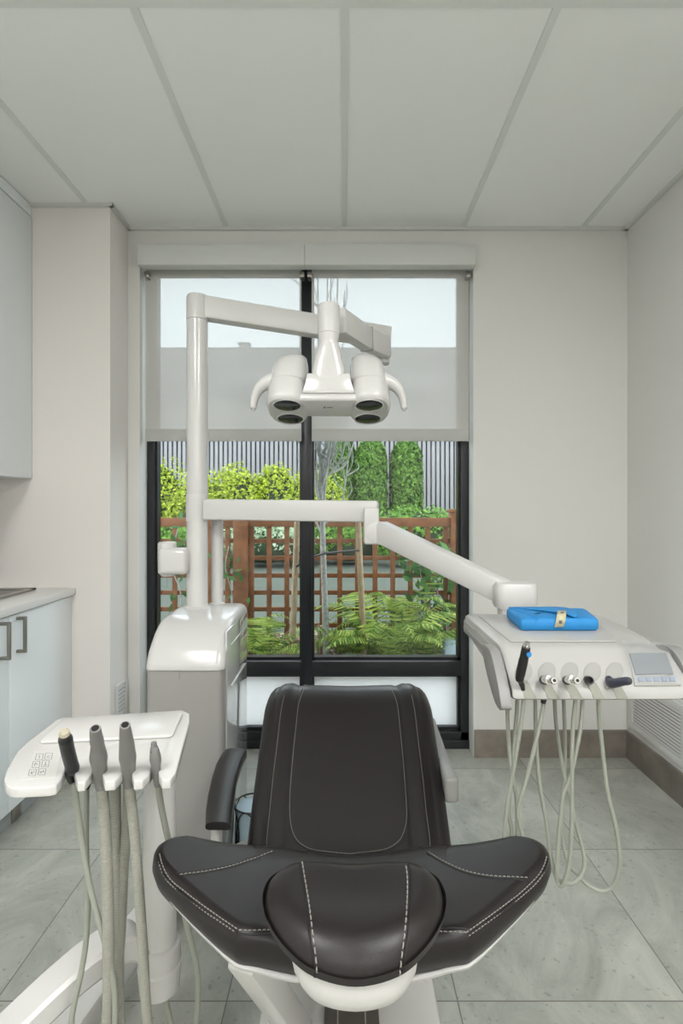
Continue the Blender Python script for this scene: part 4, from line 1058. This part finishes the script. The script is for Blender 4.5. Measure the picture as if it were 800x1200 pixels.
# trellis fence
r = root('trellis_fence', (-.2, 3.9, .22), 'reddish cedar lattice trellis fence with posts and top rail across the garden', 'fence')
TY = 3.9; pitch = m2(20.6, TY)
xa, xb = P(165, 0, TY).x, P(529, 0, TY).x
posts = [(P(283, 0, TY).x, .105), (P(533.5, 0, TY).x, .082)]
for i, (px_, w_) in enumerate(posts):
    zt_ = 1.20 if i == 0 else 1.245
    b = MB(); b.box((px_-w_/2, TY-.05, .1), (px_+w_/2, TY+.05, zt_), .003); o = b.build('post', M['cedar'], r)
    if i: MB().box((px_-w_/2-.012, TY-.062, 1.245), (px_+w_/2+.012, TY+.062, 1.268), .004).build('post_cap', M['cedar'], o)
MB().box((xa-.5, TY-.032, 1.14), (xb, TY+.032, 1.205), .003).build('top_rail', M['cedar'], r)
MB().box((xa-.5, TY-.02, .27), (xb, TY+.02, .31), .003).build('bottom_rail', M['cedar'], r)
xs = []
x = posts[0][0]+.075
while x < xb+.01: xs.append(x); x += pitch
x = posts[0][0]-.10
while x > xa-.5: xs.append(x); x -= pitch
for x in xs: MB().box((x-.018, TY-.018, .25), (x+.018, TY-.002, 1.15), .002).build('upright_lath', M['cedar'], r)
for y_ in (634, 654, 674.5, 694.5, 714, 733): 
    z = P(0, y_, TY).z; MB().box((xa-.5, TY-.001, z-.016), (xb, TY+.014, z+.016), .002).build('cross_lath', M['cedar'], r)

# young tree with its two stakes
def limb(pts, r0, r1, mb, n=8):
    c = crom(pts, 6); mb.tube(c, [r0+(r1-r0)*i/(len(c)-1) for i in range(len(c))], n)
TYY = 3.45
r = root('young_tree', P(382, 784, TYY), 'slender bare young tree with pale bark tied between two stakes outside', 'tree')
b = MB(); limb([P(382.5, 790, TYY), P(381, 720, TYY), P(379, 660, TYY), P(377.5, 600, TYY), P(376, 560, TYY), P(375, 530, TYY)], .024, .012, b, 12); tk = b.build('trunk', M['bark'], r)
tips = [(352, 300), (360, 330), (372, 290), (384, 280), (396, 310), (404, 340), (410, 470), (414, 520), (345, 420), (392, 350), (365, 400), (400, 420), (358, 510), (408, 540), (388, 300)]
for k, (tx, ty) in enumerate(tips):
    sy = 600-k*6 if k < 12 else 640-12*(k-11); sx = 377.5-(600-sy)*.03; dY = random.uniform(-.25, .25)
    b = MB(); mid = P(sx+(tx-sx)*.75, sy+(ty-sy)*.35, TYY+dY*.5)
    pts = [P(sx, sy, TYY), P(sx+(tx-sx)*.4, sy+(ty-sy)*.14, TYY+dY*.2), mid, P(tx, ty, TYY+dY)]
    limb(pts, .010, .004, b, 6)
    for j in range(8):
        t = random.uniform(.3, .98); c = crom(pts, 6); p = c[int(t*(len(c)-1))]; d = V((random.uniform(-.08, .08), random.uniform(-.08, .08), random.uniform(.1, .22)))
        limb([p, p+d*.5+V((d.x*.6, 0, 0)), p+d], .0045, .002, b, 5)
    b.build('branch', M['bark'], r)
for pts, lab in (([P(419, 600, 3.5), P(423, 690, 3.48), P(427.5, 792, 3.45)], 'thin round wooden stake beside the young tree, nearer the ferns'), ([P(348.5, 604, 3.5), P(345.5, 680, 3.5), P(341, 790, 3.45)], 'thin round wooden stake standing just by the black mullion')):
    b = MB(); b.tube(pts, .020, 10); o = b.build('tree_stake', M['stake']); tag(o, lab, 'stake')
b = MB(); b.tube(crom([P(420.5, 645, 3.44), P(405, 646, 3.42), P(388, 648, 3.41), P(378, 649, 3.41), P(362, 655, 3.44), P(347, 664, 3.46)], 5), .007, 8); o = b.build('tree_tie', M['dark']); tag(o, 'dark strap tying the young tree to its stakes', 'strap')

# ferns and small plants
def fern(x, y, n, L, label, m='leaffern', rise=1.35):
    z = .24
    r = root('sword_fern', (x, y, z), label, 'fern')
    vs, fs = [], []
    for k in range(n):
        a = 2*math.pi*k/n+random.uniform(-.2, .2); l = L*random.uniform(.7, 1.1); h = rise*random.uniform(.6, 1.35)
        d = V((math.cos(a), math.sin(a)*(.75 if math.sin(a) > 0 else .38), 0)); sd = V((-d.y, d.x, 0)).normalized()
        prev = None
        for j in range(26):
            t = j/25; p = V((x, y, z))+d*l*(t*.9)+V((0, 0, l*h*(1.25*t-.95*t*t)))
            if prev is not None and j > 2:
                tg = (p-prev).normalized(); pl = l*.20*(math.sin(min(1, t*1.12)*math.pi)**.7 if t < .88 else (1-t)*2.2+.05)
                for s_ in (-1, 1):
                    e = p+sd*s_*pl+tg*pl*.35-V((0, 0, pl*.18)); i = len(vs); wv = tg*l*.0135
                    vs += [p-wv, p+wv, e+wv*.3, e-wv*.3]; fs.append((i, i+1, i+2, i+3))
            if prev is not None:
                i = len(vs); wv = sd*.0025; vs += [prev-wv, prev+wv, p+wv, p-wv]; fs.append((i, i+1, i+2, i+3))
            prev = p
    leafmesh('fronds', vs, fs, M[m], r)
fern(.30, 3.42, 20, .68, 'big spreading sword fern outside, between the stake and the window corner', rise=1.3)
fern(.10, 3.55, 13, .48, 'smaller sword fern outside, right beside the leaning stake', rise=1.1)
fern(.52, 3.48, 15, .60, 'tall sword fern outside at the window corner, under the sloped arm', rise=1.0)
fern(.42, 3.72, 15, .62, 'upright sword fern outside, behind the others against the trellis', rise=1.6)
fern(-.52, 3.45, 13, .54, 'sword fern outside, between the unit column and the mullion', rise=1.1)
fern(-.72, 3.7, 9, .48, 'narrow sword fern at the foot of the trellis post', rise=1.3)
def plant(x, y, n, h, s, m, label, name='garden_plant', cat='plant'):
    z = .24; r = root(name, (x, y, z), label, cat); vs, fs = [], []; b = MB()
    for k in range(n):
        a = random.uniform(0, 6.28); l = h*random.uniform(.5, 1); o = V((math.cos(a)*h*.35, math.sin(a)*h*.3, l)); q0_ = V((x, y, z))
        pts = [q0_, q0_+V((o.x*.3, o.y*.3, l*.55)), q0_+o]; b.tube(pts, .003, 5)
        for j in range(9):
            t = random.uniform(.35, 1); p = q0_+V((o.x*t*t, o.y*t*t, l*t))+rdir()*s*.8; leafquads(vs, fs, p, (rdir()+V((0, -.5, .7))).normalized(), s*random.uniform(.7, 1.3), .45)
    b.build('stems', M['bark'], r); leafmesh('foliage', vs, fs, M[m], r)
plant(-.33, 3.5, 16, .22, .045, 'leafpink', 'small reddish-leaved plant outside, just before the mullion')
plant(-.17, 3.7, 14, .20, .045, 'leafpink', 'small pinkish plant outside between mullion and young tree trunk')
plant(.02, 3.4, 16, .10, .04, 'leafpale', 'low grey-green plant at the foot of the leaning stake')
plant(.62, 3.7, 12, .35, .06, 'leafgreen', 'leafy green plant low by the right trellis post')
plant(-.05, 4.0, 8, .22, .04, 'leafgreen', 'small green plant behind the bare trunk at the trellis foot')
def vine(x0_, y0_, pathpx, n, s, label):
    r = root('climbing_vine', P(*pathpx[0], TY-.04), label, 'climbing plant'); vs, fs = [], []
    c = crom([P(a, b_, TY-.04+random.uniform(-.02, .02)) for a, b_ in pathpx], 10)
    MB().tube(c, .004, 6).build('stem', M['bark'], r)
    for k in range(n):
        p = random.choice(c)+V((random.uniform(-.13, .13), random.uniform(-.07, .03), random.uniform(-.10, .10))); leafquads(vs, fs, p, (rdir()*.8+V((0, -1, .5))).normalized(), s*random.uniform(.7, 1.3), .42)
    leafmesh('foliage', vs, fs, M['leafvine'], r)
vine(0, 0, [(525, 750), (520, 715), (512, 690), (516, 660), (530, 640)], 90, .095, 'dark glossy-leaved climber on the trellis beside the right post')
vine(0, 0, [(508, 740), (500, 700), (492, 670), (490, 645)], 60, .085, 'dark-leaved climber on the trellis below the sloped arm')
vine(0, 0, [(268, 745), (272, 700), (264, 665), (268, 640)], 34, .08, 'thin-leaved climber on the trellis at the wide cedar post')
vine(0, 0, [(205, 760), (212, 700), (200, 660), (208, 620)], 40, .07, 'sparse climber on the left trellis panel behind the lamp post')
# leaf litter: uncountable
vs, fs = [], []
for k in range(2600):
    x, y = random.uniform(-1.6, 1.2), random.uniform(3.33, 4.3); z = .24+.018
    leafquads(vs, fs, V((x, y, z)), (V((0, 0, 1))+rdir()*.6).normalized(), random.uniform(.02, .05), .6)
me = bpy.data.meshes.new('leaf_litter'); me.from_pydata([tuple(v) for v in vs], [], fs); me.materials.append(M['litter']); o = bpy.data.objects.new('leaf_litter', me); COL.objects.link(o)
tag(o, 'pale fallen leaves and bark chips on the garden bed', 'leaf litter'); o['kind'] = 'stuff'
q = P(528, 768, 3.4); r = root('corner_box', (q.x, 3.4, .24), 'small pale blue-grey plastic box low in the window corner outside', 'box')  # pale box of unknown use, low in the window corner
b = MB(); b.loft([srect((q.x, 3.4, z), hx, .05, 24, 5) for z, hx in ((.24, .05), (.365, .054), (.37, .052), (.40, .054), (.405, .050), (.425, .047))]); b.build('box_body', M['paleblue'], r)
b = MB(); b.loft([srect((q.x, 3.4, z), hx, .054, 24, 5) for z, hx in ((.425, .05), (.432, .050), (.436, .044))]); b.build('box_lid', M['paleblue'], r)
